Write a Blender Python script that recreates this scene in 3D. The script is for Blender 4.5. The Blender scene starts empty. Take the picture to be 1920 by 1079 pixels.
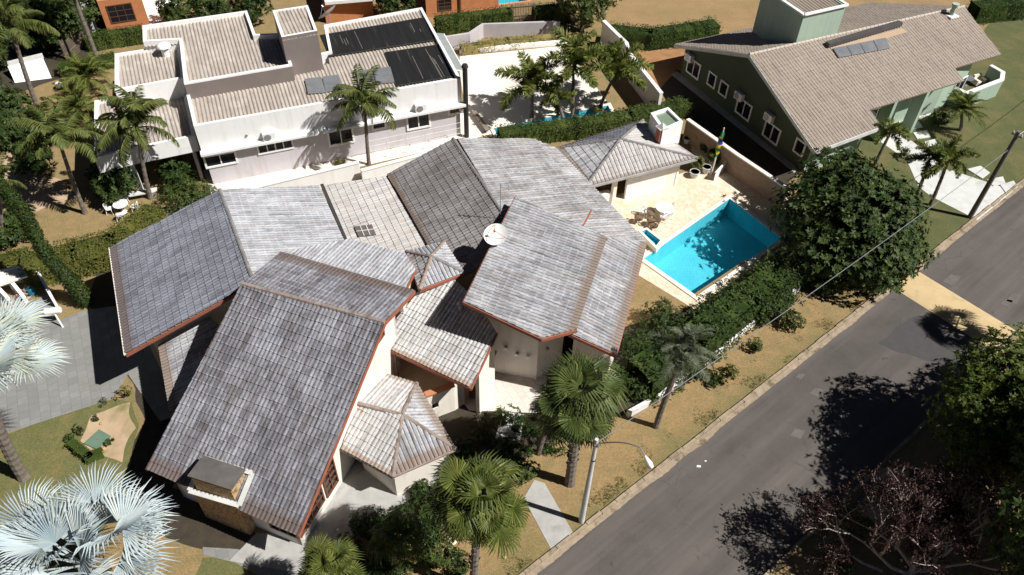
import bpy, bmesh, math, random
from mathutils import Vector, Matrix, noise
R = math.radians
scene = bpy.context.scene
COL = scene.collection
rnd = random.Random(7)
# ------------------------------------------------------------------ camera
FPX, NAD, HC = 1480.0, (920.0, 1990.0), 36.0
UP = -Vector((NAD[0]-960, -(NAD[1]-539.5), -FPX)).normalized()
FWD = Vector((0, 0, -1)); FWD = (FWD-UP*FWD.dot(UP)).normalized()
RT = FWD.cross(UP)
CAMR = Matrix((RT, FWD, UP))
cam = bpy.data.cameras.new('camera'); camo = bpy.data.objects.new('camera', cam); COL.objects.link(camo)
camo.matrix_world = Matrix.Translation((0, 0, HC)) @ CAMR.to_4x4()
cam.sensor_width = 36; cam.lens = FPX/1920*36; cam.clip_end = 2000
scene.camera = camo
# ------------------------------------------------------------------ light
SUN_EL, SUN_AZ = R(49), R(-18)          # direction towards the sun in the xy plane
wd = bpy.data.worlds.new("World"); scene.world = wd; wd.use_nodes = True
nt = wd.node_tree; bg = nt.nodes['Background']
sky = nt.nodes.new('ShaderNodeTexSky'); sky.sky_type = 'NISHITA'; sky.sun_disc = False
sky.air_density = .2; sky.dust_density = .3; sky.ozone_density = 1.0; sky.altitude = 700; sky.sun_elevation = SUN_EL; sky.sun_rotation = R(90)-SUN_AZ
nt.links.new(sky.outputs[0], bg.inputs[0]); bg.inputs[1].default_value = 0.05
sl = bpy.data.lights.new('sun', 'SUN'); so = bpy.data.objects.new('sun', sl); COL.objects.link(so)
sl.energy = 5.0; sl.angle = R(0.5); sl.color = (1, .98, .95)
SD = Vector((math.cos(SUN_AZ)*math.cos(SUN_EL), math.sin(SUN_AZ)*math.cos(SUN_EL), math.sin(SUN_EL)))
so.rotation_euler = SD.to_track_quat('Z', 'Y').to_euler(); so.location = SD*100
vs = scene.view_settings; vs.view_transform = 'Standard'; vs.look = 'None'; vs.gamma = 1; vs.exposure = 0.45
# ------------------------------------------------------------------ pixel -> world
def ray(px, py): return CAMR @ Vector((px-960, -(py-539.5), -FPX))
def W(px, py, z=0.0):
    r = ray(px, py); return r*((z-HC)/r.z)+Vector((0, 0, HC))
def proj(p):
    c = CAMR.transposed() @ (Vector(p)-Vector((0, 0, HC))); return 960-FPX*c.x/c.z, 539.5+FPX*c.y/c.z
def zfor(x, y, py, lo=0.0, hi=14.0):
    for _ in range(40):
        z = (lo+hi)/2
        if proj((x, y, z))[1] > py: lo = z
        else: hi = z
    return z
def zperp(px, py, o, d):
    """height at which the pixel's point lies square across direction d from o"""
    return min((i*.02 for i in range(0, 600)), key=lambda z: abs((W(px, py, z)-Vector(o)).dot(Vector((d.x, d.y, 0)).normalized())))
class Pl:
    def __init__(s, a, b, c):
        s.p = Vector(a); s.n = (Vector(b)-a).cross(Vector(c)-a).normalized()
        if s.n.z < 0: s.n = -s.n
    def on(s, px, py):
        r = ray(px, py); o = Vector((0, 0, HC)); return o+r*((s.p-o).dot(s.n)/r.dot(s.n))
    def z(s, x, y): return s.p.z-((x-s.p.x)*s.n.x+(y-s.p.y)*s.n.y)/s.n.z
def P3(a, b, c): return Pl(W(*a), W(*b), W(*c))
# ------------------------------------------------------------------ objects
ORG = {}
def props(o, label=None, cat=None, group=None, kind=None):
    if label: o['label'] = label
    if cat: o['category'] = cat
    if group: o['group'] = group
    if kind: o['kind'] = kind
    return o
def thing(name, label, cat, loc, group=None):
    o = bpy.data.objects.new(name, None); COL.objects.link(o); o.location = loc; o.empty_display_size = .3
    ORG[o.name] = Vector(loc); return props(o, label, cat, group)
def link(name, me, parent=None, loc=None):
    o = bpy.data.objects.new(name, me); COL.objects.link(o)
    if parent:
        o.parent = parent; ORG[o.name] = ORG[parent.name]
    if loc is not None: o.location = loc
    return o
class MB:
    def __init__(s): s.v = []; s.f = []; s.m = []; s.uv = {}
    def face(s, pts, mi=0, uv=None):
        k = len(s.v); s.v.extend([tuple(p) for p in pts]); s.f.append(tuple(range(k, k+len(pts)))); s.m.append(mi)
        if uv: s.uv[len(s.f)-1] = uv
    def hull(s, vs, fs, mi=0):
        k = len(s.v); s.v.extend([tuple(p) for p in vs])
        for f in fs: s.f.append(tuple(k+i for i in f)); s.m.append(mi)
    def extr(s, poly, vec, mi=0, cap=None):
        n = len(poly); vec = Vector(vec); a = [Vector(p) for p in poly]; b = [p+vec for p in a]; k = len(s.v)
        s.v.extend([tuple(p) for p in a+b])
        s.f.append(tuple(k+i for i in range(n))); s.m.append(mi)
        s.f.append(tuple(k+n+i for i in reversed(range(n)))); s.m.append(mi if cap is None else cap)
        for i in range(n):
            j = (i+1) % n; s.f.append((k+i, k+n+i, k+n+j, k+j)); s.m.append(mi)
    def prism(s, poly, z0, z1, mi=0, cap=None): s.extr([(p[0], p[1], z0) for p in poly], (0, 0, z1-z0), mi, cap)
    def box(s, c, sx, sy, sz, rz=0, mi=0):
        ca, sa = math.cos(rz), math.sin(rz)
        q = [(c[0]+x*ca-y*sa, c[1]+x*sa+y*ca) for x, y in ((-sx/2, -sy/2), (sx/2, -sy/2), (sx/2, sy/2), (-sx/2, sy/2))]
        s.prism(q, c[2], c[2]+sz, mi)
    def bar(s, a, b, w, h, mi=0, up=(0, 0, 1)):
        a = Vector(a); b = Vector(b); d = (b-a).normalized(); sd = d.cross(Vector(up))
        sd = sd.normalized() if sd.length > 1e-4 else Vector((1, 0, 0)); u = sd.cross(d)
        s.extr([a+sd*w/2+u*h/2, a-sd*w/2+u*h/2, a-sd*w/2-u*h/2, a+sd*w/2-u*h/2], b-a, mi)
    def tube(s, pts, rad, n=8, mi=0, caps=True):
        pts = [Vector(p) for p in pts]; k = len(s.v)
        if not hasattr(rad, '__len__'): rad = [rad]*len(pts)
        for i, p in enumerate(pts):
            d = (pts[min(i+1, len(pts)-1)]-pts[max(i-1, 0)]).normalized()
            x = d.cross(Vector((0, 0, 1)) if abs(d.z) < .9 else Vector((1, 0, 0))).normalized(); y = d.cross(x)
            for j in range(n):
                a = 2*math.pi*j/n; s.v.append(tuple(p+(x*math.cos(a)+y*math.sin(a))*rad[i]))
        for i in range(len(pts)-1):
            for j in range(n):
                j2 = (j+1) % n; s.f.append((k+i*n+j, k+i*n+j2, k+(i+1)*n+j2, k+(i+1)*n+j)); s.m.append(mi)
        if caps:
            s.f.append(tuple(k+j for j in reversed(range(n)))); s.m.append(mi)
            s.f.append(tuple(k+(len(pts)-1)*n+j for j in range(n))); s.m.append(mi)
    def lathe(s, c, prof, n=16, mi=0):
        s.tube([(c[0], c[1], c[2]+z) for r, z in prof], [r for r, z in prof], n, mi)
    def dome(s, c, r, rz, n=14, m=5, mi=0, rotm=None, full=False):
        k = len(s.v); a0 = -math.pi/2 if full else 0; m2 = m*2 if full else m
        for i in range(m2+1):
            a = a0+(math.pi/2-a0)*i/m2*.999
            for j in range(n):
                b = 2*math.pi*j/n; p = Vector((r*math.cos(a)*math.cos(b), r*math.cos(a)*math.sin(b), rz*math.sin(a)))
                if rotm: p = rotm @ p
                s.v.append(tuple(p+Vector(c)))
        for i in range(m2):
            for j in range(n):
                s.f.append((k+i*n+j, k+i*n+(j+1) % n, k+(i+1)*n+(j+1) % n, k+(i+1)*n+j)); s.m.append(mi)
    def mesh(s, name, mats, org=Vector((0, 0, 0)), fix=True, smooth=False):
        me = bpy.data.meshes.new(name); me.from_pydata([(x-org[0], y-org[1], z-org[2]) for x, y, z in s.v], [], s.f)
        for m in (mats if isinstance(mats, (list, tuple)) else [mats]): me.materials.append(m)
        me.polygons.foreach_set('material_index', s.m)
        if s.uv:
            ul = me.uv_layers.new(name='UVMap')
            for i, q in s.uv.items():
                for li, c in zip(me.polygons[i].loop_indices, q): ul.data[li].uv = c
        if fix:
            b = bmesh.new(); b.from_mesh(me); bmesh.ops.remove_doubles(b, verts=b.verts, dist=1e-5)
            bmesh.ops.recalc_face_normals(b, faces=b.faces); b.to_mesh(me); b.free()
        if smooth: me.polygons.foreach_set('use_smooth', [True]*len(me.polygons))
        me.update(); return me
    def build(s, name, mats, parent=None, label=None, cat=None, group=None, kind=None, fix=True, smooth=False, org=None):
        if parent: o0 = ORG[parent.name]
        elif org is not None: o0 = Vector(org)
        else:
            xs = [p[0] for p in s.v]; ys = [p[1] for p in s.v]
            o0 = Vector(((min(xs)+max(xs))/2, (min(ys)+max(ys))/2, min(p[2] for p in s.v)))
        o = link(name, s.mesh(name, mats, o0, fix, smooth), parent, None if parent else o0)
        if not parent: ORG[o.name] = o0
        return props(o, label, cat, group, kind)
def dup(root, loc, rz=None, label=None, sc=None, group=None):
    def cp(o, par):
        c = o.copy(); COL.objects.link(c)
        if par: c.parent = par
        for ch in o.children: cp(ch, c)
        return c
    r = cp(root, None); r.location = loc; ORG[r.name] = Vector(loc)
    if rz is not None: r.rotation_euler = (0, 0, rz)
    if sc: r.scale = (sc, sc, sc)
    if label: r['label'] = label
    if group: r['group'] = group
    return r
# ------------------------------------------------------------------ materials
def new_mat(name):
    m = bpy.data.materials.new(name); m.use_nodes = True; t = m.node_tree; return m, t, t.nodes['Principled BSDF']
def N(t, ty, **kw):
    n = t.nodes.new(ty)
    for k, v in kw.items(): setattr(n, k, v)
    return n
def L(t, a, b): t.links.new(a, b)
def c4(c): return (c[0], c[1], c[2], 1)
def ramp(t, src, stops):
    r = N(t, 'ShaderNodeValToRGB'); e = r.color_ramp.elements
    while len(e) < len(stops): e.new(.5)
    for i, (p, c) in enumerate(stops): e[i].position = p; e[i].color = c4(c) if hasattr(c, '__len__') else (c, c, c, 1)
    L(t, src, r.inputs[0]); return r.outputs[0]
def pos(t): return N(t, 'ShaderNodeNewGeometry').outputs['Position']
def nz(t, vec, scale, detail=4, rough=.55, dist=0):
    n = N(t, 'ShaderNodeTexNoise'); n.inputs['Scale'].default_value = scale; n.inputs['Detail'].default_value = detail
    n.inputs['Roughness'].default_value = rough; n.inputs['Distortion'].default_value = dist
    if vec is not None: L(t, vec, n.inputs['Vector'])
    return n.outputs['Fac']
def mix(t, f, a, b, bt='MIX'):
    n = N(t, 'ShaderNodeMix'); n.data_type = 'RGBA'; n.blend_type = bt
    for s, v in ((n.inputs[0], f), (n.inputs[6], a), (n.inputs[7], b)):
        if hasattr(v, 'is_output') or isinstance(v, bpy.types.NodeSocket): L(t, v, s)
        elif hasattr(v, '__len__'): s.default_value = c4(v)
        else: s.default_value = v if s.type == 'VALUE' else (v, v, v, 1)
    return n.outputs[2]
def mth(t, op, a, b=None, c=None):
    n = N(t, 'ShaderNodeMath'); n.operation = op
    for s, v in zip(n.inputs, (a, b, c)):
        if v is None: continue
        if isinstance(v, bpy.types.NodeSocket): L(t, v, s)
        else: s.default_value = v
    return n.outputs[0]
def rotmap(t, p, ang, sa, sc):
    """plan coordinates along / across direction ang, scaled separately"""
    s = N(t, 'ShaderNodeSeparateXYZ'); L(t, p, s.inputs[0]); c, n = math.cos(ang), math.sin(ang)
    al = mth(t, 'ADD', mth(t, 'MULTIPLY', s.outputs[0], c*sa), mth(t, 'MULTIPLY', s.outputs[1], n*sa)); ac = mth(t, 'ADD', mth(t, 'MULTIPLY', s.outputs[0], -n*sc), mth(t, 'MULTIPLY', s.outputs[1], c*sc))
    x = N(t, 'ShaderNodeCombineXYZ'); L(t, al, x.inputs[0]); L(t, ac, x.inputs[1]); return x.outputs[0]
def bump(t, b, h, strength=.3, dist=.02):
    n = N(t, 'ShaderNodeBump'); n.inputs['Strength'].default_value = strength; n.inputs['Distance'].default_value = dist
    L(t, h, n.inputs['Height']); L(t, n.outputs[0], b.inputs['Normal'])
def pm(name, c1, c2=None, scale=1.5, rough=.8, bmp=.0, bscale=30, c3=None, s3=.3, t3=(.5, .68), metal=0, spec=None, speck=None, streak=None):
    m, t, b = new_mat(name); p = pos(t); c2 = c2 or tuple(x*.8 for x in c1)
    col = ramp(t, nz(t, p, scale, 6, .62), [(.3, c1), (.7, c2)])
    if c3: col = mix(t, ramp(t, nz(t, p, s3, 5, .65, .4), [(t3[0], 0.), (t3[1], 1.)]), col, c3)
    if speck:      # small tufts and bare specks
        col = mix(t, ramp(t, nz(t, p, 7, 5, .75), [(.44, 0.), (.62, .75)]), col, speck[0]); col = mix(t, ramp(t, nz(t, p, 16, 4, .7, .5), [(.5, 0.), (.68, .7)]), col, speck[1])
    if streak:     # rain stains running down the wall
        mp = N(t, 'ShaderNodeMapping'); mp.inputs['Scale'].default_value = (2.6, 2.6, .22); L(t, p, mp.inputs[0])
        col = mix(t, ramp(t, nz(t, mp.outputs[0], 1.0, 5, .65), [(.5, 0.), (.74, .55)]), col, streak)
    L(t, col, b.inputs['Base Color']); b.inputs['Roughness'].default_value = rough; b.inputs['Metallic'].default_value = metal
    if spec is not None: b.inputs['Specular IOR Level'].default_value = spec
    if bmp: bump(t, b, nz(t, p, bscale, 4), bmp)
    return m
def leaf_mat(name, c1, c2, c3=None, rough=.5, trans=.25, scale=.9):
    m, t, b = new_mat(name)
    gi = N(t, 'ShaderNodeNewGeometry'); oi = N(t, 'ShaderNodeObjectInfo')
    r1 = gi.outputs['Random Per Island']
    col = ramp(t, r1, [(0., c1), (.75, c2), (1., c3 or c2)])
    n = nz(t, gi.outputs['Position'], scale, 3)
    col = mix(t, ramp(t, n, [(.35, 0.), (.7, .5)]), col, c3 or c2)
    L(t, col, b.inputs['Base Color']); b.inputs['Roughness'].default_value = rough
    b.inputs['Specular IOR Level'].default_value = .18
    tr = N(t, 'ShaderNodeBsdfTranslucent'); L(t, col, tr.inputs[0]); ms = N(t, 'ShaderNodeMixShader'); ms.inputs[0].default_value = trans
    L(t, b.outputs[0], ms.inputs[1]); L(t, tr.outputs[0], ms.inputs[2]); L(t, ms.outputs[0], t.nodes['Material Output'].inputs[0])
    return m
def tile_mat(name, lo, mid, hi, brown, brown_amt=.35, eave=.5, pitch=.22, course=.42, patch=.35, rough=.85):
    m, t, b = new_mat(name)
    uv = N(t, 'ShaderNodeUVMap').outputs[0]; sx = N(t, 'ShaderNodeSeparateXYZ'); L(t, uv, sx.inputs[0])
    fu = mth(t, 'FLOOR', mth(t, 'DIVIDE', sx.outputs[0], pitch)); fv = mth(t, 'FLOOR', mth(t, 'DIVIDE', sx.outputs[1], course))
    cx = N(t, 'ShaderNodeCombineXYZ'); L(t, fu, cx.inputs[0]); L(t, fv, cx.inputs[1])
    wn = N(t, 'ShaderNodeTexWhiteNoise', noise_dimensions='2D'); L(t, cx.outputs[0], wn.inputs['Vector'])
    p = pos(t)
    lr = lambda a, b2, f: tuple(x+(y-x)*f for x, y in zip(a, b2))
    col = ramp(t, wn.outputs['Value'], [(0., lr(mid, lo, .4)), (.15, lr(mid, lo, .1)), (.9, lr(mid, hi, .08)), (1., lr(mid, hi, .3))])
    big = nz(t, p, patch, 5, .65, .6)
    col = mix(t, ramp(t, big, [(.4, 0.), (.62, .65)]), col, hi)
    med = nz(t, p, 1.7, 5, .7)
    col = mix(t, ramp(t, med, [(.52, 0.), (.75, .8)]), col, lo)
    # pale lichen along the lower lip of every course
    fr_ = mth(t, 'FRACT', mth(t, 'DIVIDE', sx.outputs[1], course)); lip = ramp(t, fr_, [(.04, .75), (.2, 0.)])
    col = mix(t, mth(t, 'MULTIPLY', lip, ramp(t, nz(t, p, .6, 4, .6), [(.35, .15), (.6, 1.)])), col, hi)
    # streaks running down the slope
    mp = N(t, 'ShaderNodeMapping'); mp.inputs['Scale'].default_value = (3.6, .32, 1); L(t, uv, mp.inputs[0])
    col = mix(t, ramp(t, nz(t, mp.outputs[0], 1.0, 4, .6), [(.46, 0.), (.7, brown_amt)]), col, brown)
    mp2 = N(t, 'ShaderNodeMapping'); mp2.inputs['Scale'].default_value = (5.0, .45, 1); mp2.inputs['Location'].default_value = (7, 3, 0); L(t, uv, mp2.inputs[0])
    col = mix(t, ramp(t, nz(t, mp2.outputs[0], 1.0, 5, .65), [(.48, 0.), (.7, .8)]), col, tuple(x*.75 for x in lo))
    col = mix(t, ramp(t, nz(t, p, 9, 4, .7), [(.45, 0.), (.75, .45)]), col, lo)
    # weathered courses along the eave
    ev = mth(t, 'SUBTRACT', 1.0, mth(t, 'DIVIDE', mth(t, 'ADD', sx.outputs[1], mth(t, 'MULTIPLY', nz(t, p, 1.3, 3), -.35)), max(eave, .01)))
    ev = N(t, 'ShaderNodeClamp'); 
    e0 = mth(t, 'SUBTRACT', 1.0, mth(t, 'DIVIDE', mth(t, 'ADD', sx.outputs[1], mth(t, 'MULTIPLY', nz(t, p, 2.3, 3), -.3)), max(eave, .01)))
    L(t, mth(t, 'MULTIPLY', e0, 1.6), ev.inputs[0])
    col = mix(t, mth(t, 'MULTIPLY', ev.outputs[0], .8 if eave > .05 else 0.), col, brown)
    L(t, col, b.inputs['Base Color']); b.inputs['Roughness'].default_value = rough; b.inputs['Specular IOR Level'].default_value = .3
    bump(t, b, nz(t, p, 45, 3), .25, .01)
    return m
# ------------------------------------------------------------------ roofs
def clip_bm(bm, poly, n):
    k = len(poly); c = sum(poly, Vector())/k
    for i in range(k):
        a, b2 = poly[i], poly[(i+1) % k]; no = (b2-a).cross(n).normalized()
        if no.dot(c-a) > 0: no = -no
        bmesh.ops.bisect_plane(bm, geom=bm.verts[:]+bm.edges[:]+bm.faces[:], plane_co=a, plane_no=no, clear_outer=True)
def tile_mesh(poly, e0, e1, pitch=.22, course=.42, amp=.11, step=.026, kind='tile'):
    poly = [Vector(p) for p in poly]
    n = Vector((0, 0, 0))
    for i in range(len(poly)): n += poly[i].cross(poly[(i+1) % len(poly)])
    n.normalize()
    if n.z < 0: n = -n
    c = sum(poly, Vector())/len(poly); u = (Vector(e1)-Vector(e0)).normalized(); v = n.cross(u); e0 = Vector(e0)
    if v.dot(c-e0) < 0: u = -u; v = -v
    us = [(p-e0).dot(u) for p in poly]; vv = [(p-e0).dot(v) for p in poly]
    u0 = math.floor(min(us)/pitch); u1 = math.ceil(max(us)/pitch); v0 = math.floor(min(vv)/course); v1 = math.ceil(max(vv)/course)
    ts = [0, .1, .5, .9] if kind == 'tile' else [0, .2, .5, .8]
    hs = [0, .72, 1, .72] if kind == 'tile' else [0, .1, 1, .9]
    bm = bmesh.new(); ul = bm.loops.layers.uv.new('UVMap')
    def edge_ok(ua, ub, va, vb):
        return True
    for j in range(v0, v1):
        va, vb = j*course, (j+1)*course
        low, top, ris = [], [], []
        cols = [(i+t, h) for i in range(u0, u1) for t, h in zip(ts, hs)]+[(u1, 0)]
        jit = {}
        for i in range(u0, u1+1): jit[i] = (rnd.uniform(-.006, .006), rnd.uniform(-.012, .012))
        for (cu, h) in cols:
            i = math.floor(cu+1e-6); dz, dv = jit[i] if kind == 'tile' else (0, 0)
            uu = cu*pitch
            low.append((uu, va+dv, h*amp+step+dz)); top.append((uu, vb, h*amp*.86+dz)); ris.append((uu, va+dv, 0.0))
        P = lambda q: bm.verts.new(e0+u*q[0]+v*q[1]+n*q[2])
        lo = [P(q) for q in low]; tp = [P(q) for q in top]; rs = [P(q) for q in ris]
        for k in range(len(cols)-1):
            f = bm.faces.new((lo[k], lo[k+1], tp[k+1], tp[k]))
            for lp, q in zip(f.loops, (low[k], low[k+1], top[k+1], top[k])): lp[ul].uv = (min(max(q[0], low[k][0]+.002), low[k+1][0]-.002), min(max(q[1], va+.013), vb-.01))
            f = bm.faces.new((rs[k], rs[k+1], lo[k+1], lo[k]))
            for lp in f.loops: lp[ul].uv = (low[k][0]+.01, va+.02)
    clip_bm(bm, poly, n)
    return bm, n
def ridge_line(m, a, b, r=.11, seg=.4, mi=0):
    a = Vector(a); b = Vector(b); n = max(1, int((b-a).length/seg)); d = (b-a)/n
    for i in range(n): m.tube([a+d*i-d*.06, a+d*(i+1)], [r*1.12*rnd.uniform(.96, 1.04), r*.9], 8, mi)
def roof(parent, poly, e0, e1, mat, under, fasc=(), ridges=(), fmat=None, rmat=None, pitch=.22, course=.42, amp=.11, step=.026, kind='tile', fh=.2, thick=.1, name='roof', label=None, extra=()):
    """one tiled slope as a part; its fascia boards and ridge tiles are its sub-parts"""
    bm, n = tile_mesh(poly, e0, e1, pitch, course, amp, step, kind)
    for q in extra:
        b2, _ = tile_mesh(q, e0, e1, pitch, course, amp, step, kind); tm = bpy.data.meshes.new('t'); b2.to_mesh(tm); b2.free(); bm.from_mesh(tm); bpy.data.meshes.remove(tm)
    me = bpy.data.meshes.new(name); org = ORG[parent.name]
    for q in [poly]+list(extra):
        q = [Vector(p) for p in q]; up = [bm.verts.new(p-n*.015) for p in q]; dn = [bm.verts.new(p-n*thick) for p in q]; k = len(q)
        for fv in [up, list(reversed(dn))]+[[up[i], up[(i+1) % k], dn[(i+1) % k], dn[i]] for i in range(k)]:
            f = bm.faces.new(fv); f.material_index = 1
    bmesh.ops.translate(bm, verts=bm.verts, vec=-org); bm.to_mesh(me); bm.free()
    me.materials.append(mat); me.materials.append(under)
    o = link(name, me, parent); props(o, label)
    poly = [Vector(p) for p in poly]; c = sum(poly, Vector())/len(poly)
    if fasc:
        for i in fasc:
            m = MB(); a, b = poly[i], poly[(i+1) % len(poly)]; d = (b-a).normalized(); out = d.cross(n).normalized()
            if out.dot(c-a) > 0: out = -out
            dn = Vector((0, 0, -1)); t = .05
            a2, b2 = a+n*.03-d*.02, b+n*.03+d*.02
            m.extr([a2+out*.003, b2+out*.003, b2+out*.003+dn*fh, a2+out*.003+dn*fh], out*t)
            m.build('fascia', fmat, o)
    if ridges:
        m = MB()
        for a, b in ridges: ridge_line(m, Vector(a)+n*.05, Vector(b)+n*.05)
        m.build('ridge_tiles', rmat, o)
    return o
def roof_px(parent, pl, pts, eave, mat, under, **kw):
    q = [pl.on(*p) for p in pts]; i, j = eave
    if 'ridges' in kw: kw['ridges'] = [(q[a], q[b]) for a, b in kw['ridges']]
    return roof(parent, q, q[i], q[j], mat, under, **kw)
# ------------------------------------------------------------------ walls / windows
def wall_top(a, b, zf, z0=0.0, t=.22, n=24, inward=None):
    """vertical wall prism between plan points, its top following the function zf(x, y)"""
    a = Vector((a[0], a[1], 0)); b = Vector((b[0], b[1], 0)); d = b-a; nr = Vector((d.y, -d.x, 0)).normalized()
    if inward is not None and nr.dot(Vector((inward[0], inward[1], 0))-a) < 0: nr = -nr
    poly = [(a.x, a.y, z0)]+[(a.x+d.x*i/n, a.y+d.y*i/n, zf(a.x+d.x*i/n, a.y+d.y*i/n)) for i in range(n+1)]+[(b.x, b.y, z0)]
    m = MB(); m.extr(poly, nr*t); return m
class VW:
    """a vertical wall face: pixel -> (distance along, height)"""
    def __init__(s, a, b):
        s.a = Vector((a[0], a[1], 0)); s.d = (Vector((b[0], b[1], 0))-s.a).normalized(); s.n = Vector((s.d.y, -s.d.x, 0))
        if s.n.dot(-s.a) < 0: s.n = -s.n          # faces the camera's side
    def px(s, x, y):
        r = ray(x, y); o = Vector((0, 0, HC)); p = o+r*((s.a-o).dot(s.n)/r.dot(s.n)); return (p-s.a).dot(s.d), p.z
    def pt(s, u, z, out=0): return s.a+s.d*u+s.n*out+Vector((0, 0, z))
def window(parent, vw, u0, z0, u1, z1, frame, glass, cols=2, rows=1, fw=.07, label=None, sill=None, dp=.05):
    m = MB(); o = .003
    def slab(a, b, c, d, mm, out, th): mm.extr([vw.pt(a, b, out), vw.pt(c, b, out), vw.pt(c, d, out), vw.pt(a, d, out)], vw.n*th)
    slab(u0-fw, z0-fw, u1+fw, z0, m, o, dp); slab(u0-fw, z1, u1+fw, z1+fw, m, o, dp); slab(u0-fw, z0, u0, z1, m, o, dp); slab(u1, z0, u1+fw, z1, m, o, dp)
    for i in range(1, cols): x = u0+(u1-u0)*i/cols; slab(x-fw*.3, z0, x+fw*.3, z1, m, o, dp*.8)
    for i in range(1, rows): z = z0+(z1-z0)*i/rows; slab(u0, z-fw*.25, u1, z+fw*.25, m, o, dp*.8)
    w = m.build('window', frame, parent, label)
    g = MB(); slab(u0+.002, z0+.002, u1-.002, z1-.002, g, o, .012); g.build('pane', glass, w)
    if sill: s2 = MB(); slab(u0-fw-.05, z0-fw-.06, u1+fw+.05, z0-fw-.002, s2, o, dp+.06); s2.build('sill', sill, w)
    return w
def win_px(parent, vw, p, q, frame, glass, **kw):
    u0, z0 = vw.px(*p); u1, z1 = vw.px(*q)
    return window(parent, vw, min(u0, u1), min(z0, z1), max(u0, u1), max(z0, z1), frame, glass, **kw)
# ------------------------------------------------------------------ shared materials
M = {}
M['drygrass'] = pm('dry_grass', (.31, .2, .088), (.2, .142, .058), 1.7, .95, .7, 50, (.125, .118, .04), .3, (.53, .7), speck=((.15, .125, .05), (.42, .3, .15)))
M['lawn'] = pm('lawn', (.15, .135, .045), (.085, .1, .028), 1.3, .95, .5, 70, (.22, .16, .06), .35, (.52, .68), speck=((.07, .085, .025), (.24, .19, .08)))
M['lawn_right'] = pm('lawn_right', (.105, .11, .035), (.06, .075, .02), .9, .95, .5, 60, (.17, .13, .05), .25, (.5, .68), speck=((.05, .065, .018), (.17, .15, .06)))
M['field'] = pm('field', (.34, .215, .1), (.24, .15, .065), .5, .95, .5, 25, (.2, .16, .06), .12, (.5, .7), speck=((.2, .13, .055), (.44, .3, .15)))
M['dirt'] = pm('dirt', (.36, .19, .08), (.24, .12, .05), 1.2, .95, .4, 30)
M['soil'] = pm('soil', (.03, .023, .015), (.055, .042, .024), 2, .95, .6, 30)  # garden soil, coloured near black to carry the shade of the plants too
M['sand'] = pm('sand', (.5, .37, .24), (.36, .25, .15), .8, .95, .3, 40, (.2, .17, .07), .3, (.55, .7))
M['cream'] = pm('cream_paving', (.8, .74, .65), (.73, .66, .56), .5, .8, .1, 20, (.62, .54, .44), .35, (.58, .75))
M['concrete'] = pm('concrete', (.42, .41, .38), (.31, .3, .28), 1.4, .9, .2, 40, (.24, .22, .2), .7, (.55, .72))
M['concrete_pale'] = pm('pale_concrete', (.6, .6, .57), (.5, .5, .47), 1.4, .9, .2, 40, (.4, .39, .36), .7, (.55, .72))
M['white'] = pm('white_render', (.82, .81, .79), (.76, .75, .73), .7, .75, .08, 25, (.62, .6, .56), .9, (.6, .8), streak=(.6, .585, .56))
M['creamwall'] = pm('cream_render', (.8, .74, .65), (.74, .68, .59), .7, .8, .08, 25, (.6, .53, .44), .9, (.6, .8), streak=(.6, .53, .44))
M['lilac'] = pm('lilac_render', (.55, .52, .54), (.5, .47, .49), .8, .85, .08, 25, (.44, .4, .4), .8, (.58, .78), streak=(.4, .37, .36))
M['brownwall'] = pm('brown_render', (.2, .165, .148), (.17, .14, .125), .8, .85, .08, 25)
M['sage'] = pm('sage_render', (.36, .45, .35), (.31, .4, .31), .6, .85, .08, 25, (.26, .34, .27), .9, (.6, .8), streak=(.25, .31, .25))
M['sage_shade'] = pm('shaded_sage_render', (.06, .08, .045), (.05, .066, .038), .6, .85, .08, 25)  # darker copy of the sage render: the gable wall's shade put into its colour
M['terracotta'] = pm('terracotta_paint', (.34, .105, .06), (.27, .085, .05), 2, .7, .1, 40, (.18, .09, .06), 1.2, (.52, .72))
M['gutter'] = pm('dark_gutter', (.035, .035, .035), (.06, .055, .05), 2, .6)
M['timber'] = pm('dark_timber', (.16, .065, .03), (.1, .04, .02), 3, .6, .2, 30)
M['oldwood'] = pm('weathered_wood', (.26, .2, .15), (.17, .13, .1), 4, .85, .3, 30)
M['glass'] = pm('dark_glass', (.012, .013, .015), (.02, .022, .025), .5, .08, spec=.6)
M['metal'] = pm('grey_metal', (.42, .43, .44), (.35, .35, .36), 3, .4, metal=.6)
M['plastic'] = pm('white_plastic', (.82, .82, .8), (.76, .75, .72), 2, .5)
M['black'] = pm('black_rubber', (.014, .014, .014), (.022, .021, .02), 2, .7)
M['bluepaint'] = pm('blue_tank_plastic', (.02, .1, .28), (.02, .08, .22), 2, .5)
def stone_mat(name, c1, c2, mortar, scale, jw=.05, rough=.85, bmp=.4):
    m, t, b = new_mat(name); p = pos(t)
    v = N(t, 'ShaderNodeTexVoronoi', feature='DISTANCE_TO_EDGE'); v.inputs['Scale'].default_value = scale; L(t, p, v.inputs['Vector'])
    v2 = N(t, 'ShaderNodeTexVoronoi'); v2.inputs['Scale'].default_value = scale; L(t, p, v2.inputs['Vector'])
    sx = N(t, 'ShaderNodeSeparateColor'); L(t, v2.outputs['Color'], sx.inputs[0])
    col = ramp(t, sx.outputs[0], [(.0, c1), (1., c2)]); col = mix(t, ramp(t, nz(t, p, 5, 4), [(.4, 0.), (.8, .5)]), col, tuple(x*.7 for x in c1))
    e = ramp(t, v.outputs['Distance'], [(0., 1.), (jw, 0.)]); col = mix(t, e, col, mortar)
    L(t, col, b.inputs['Base Color']); b.inputs['Roughness'].default_value = rough
    bump(t, b, ramp(t, v.outputs['Distance'], [(0., 0.), (jw*1.5, 1.)]), bmp, .02); return m
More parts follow.
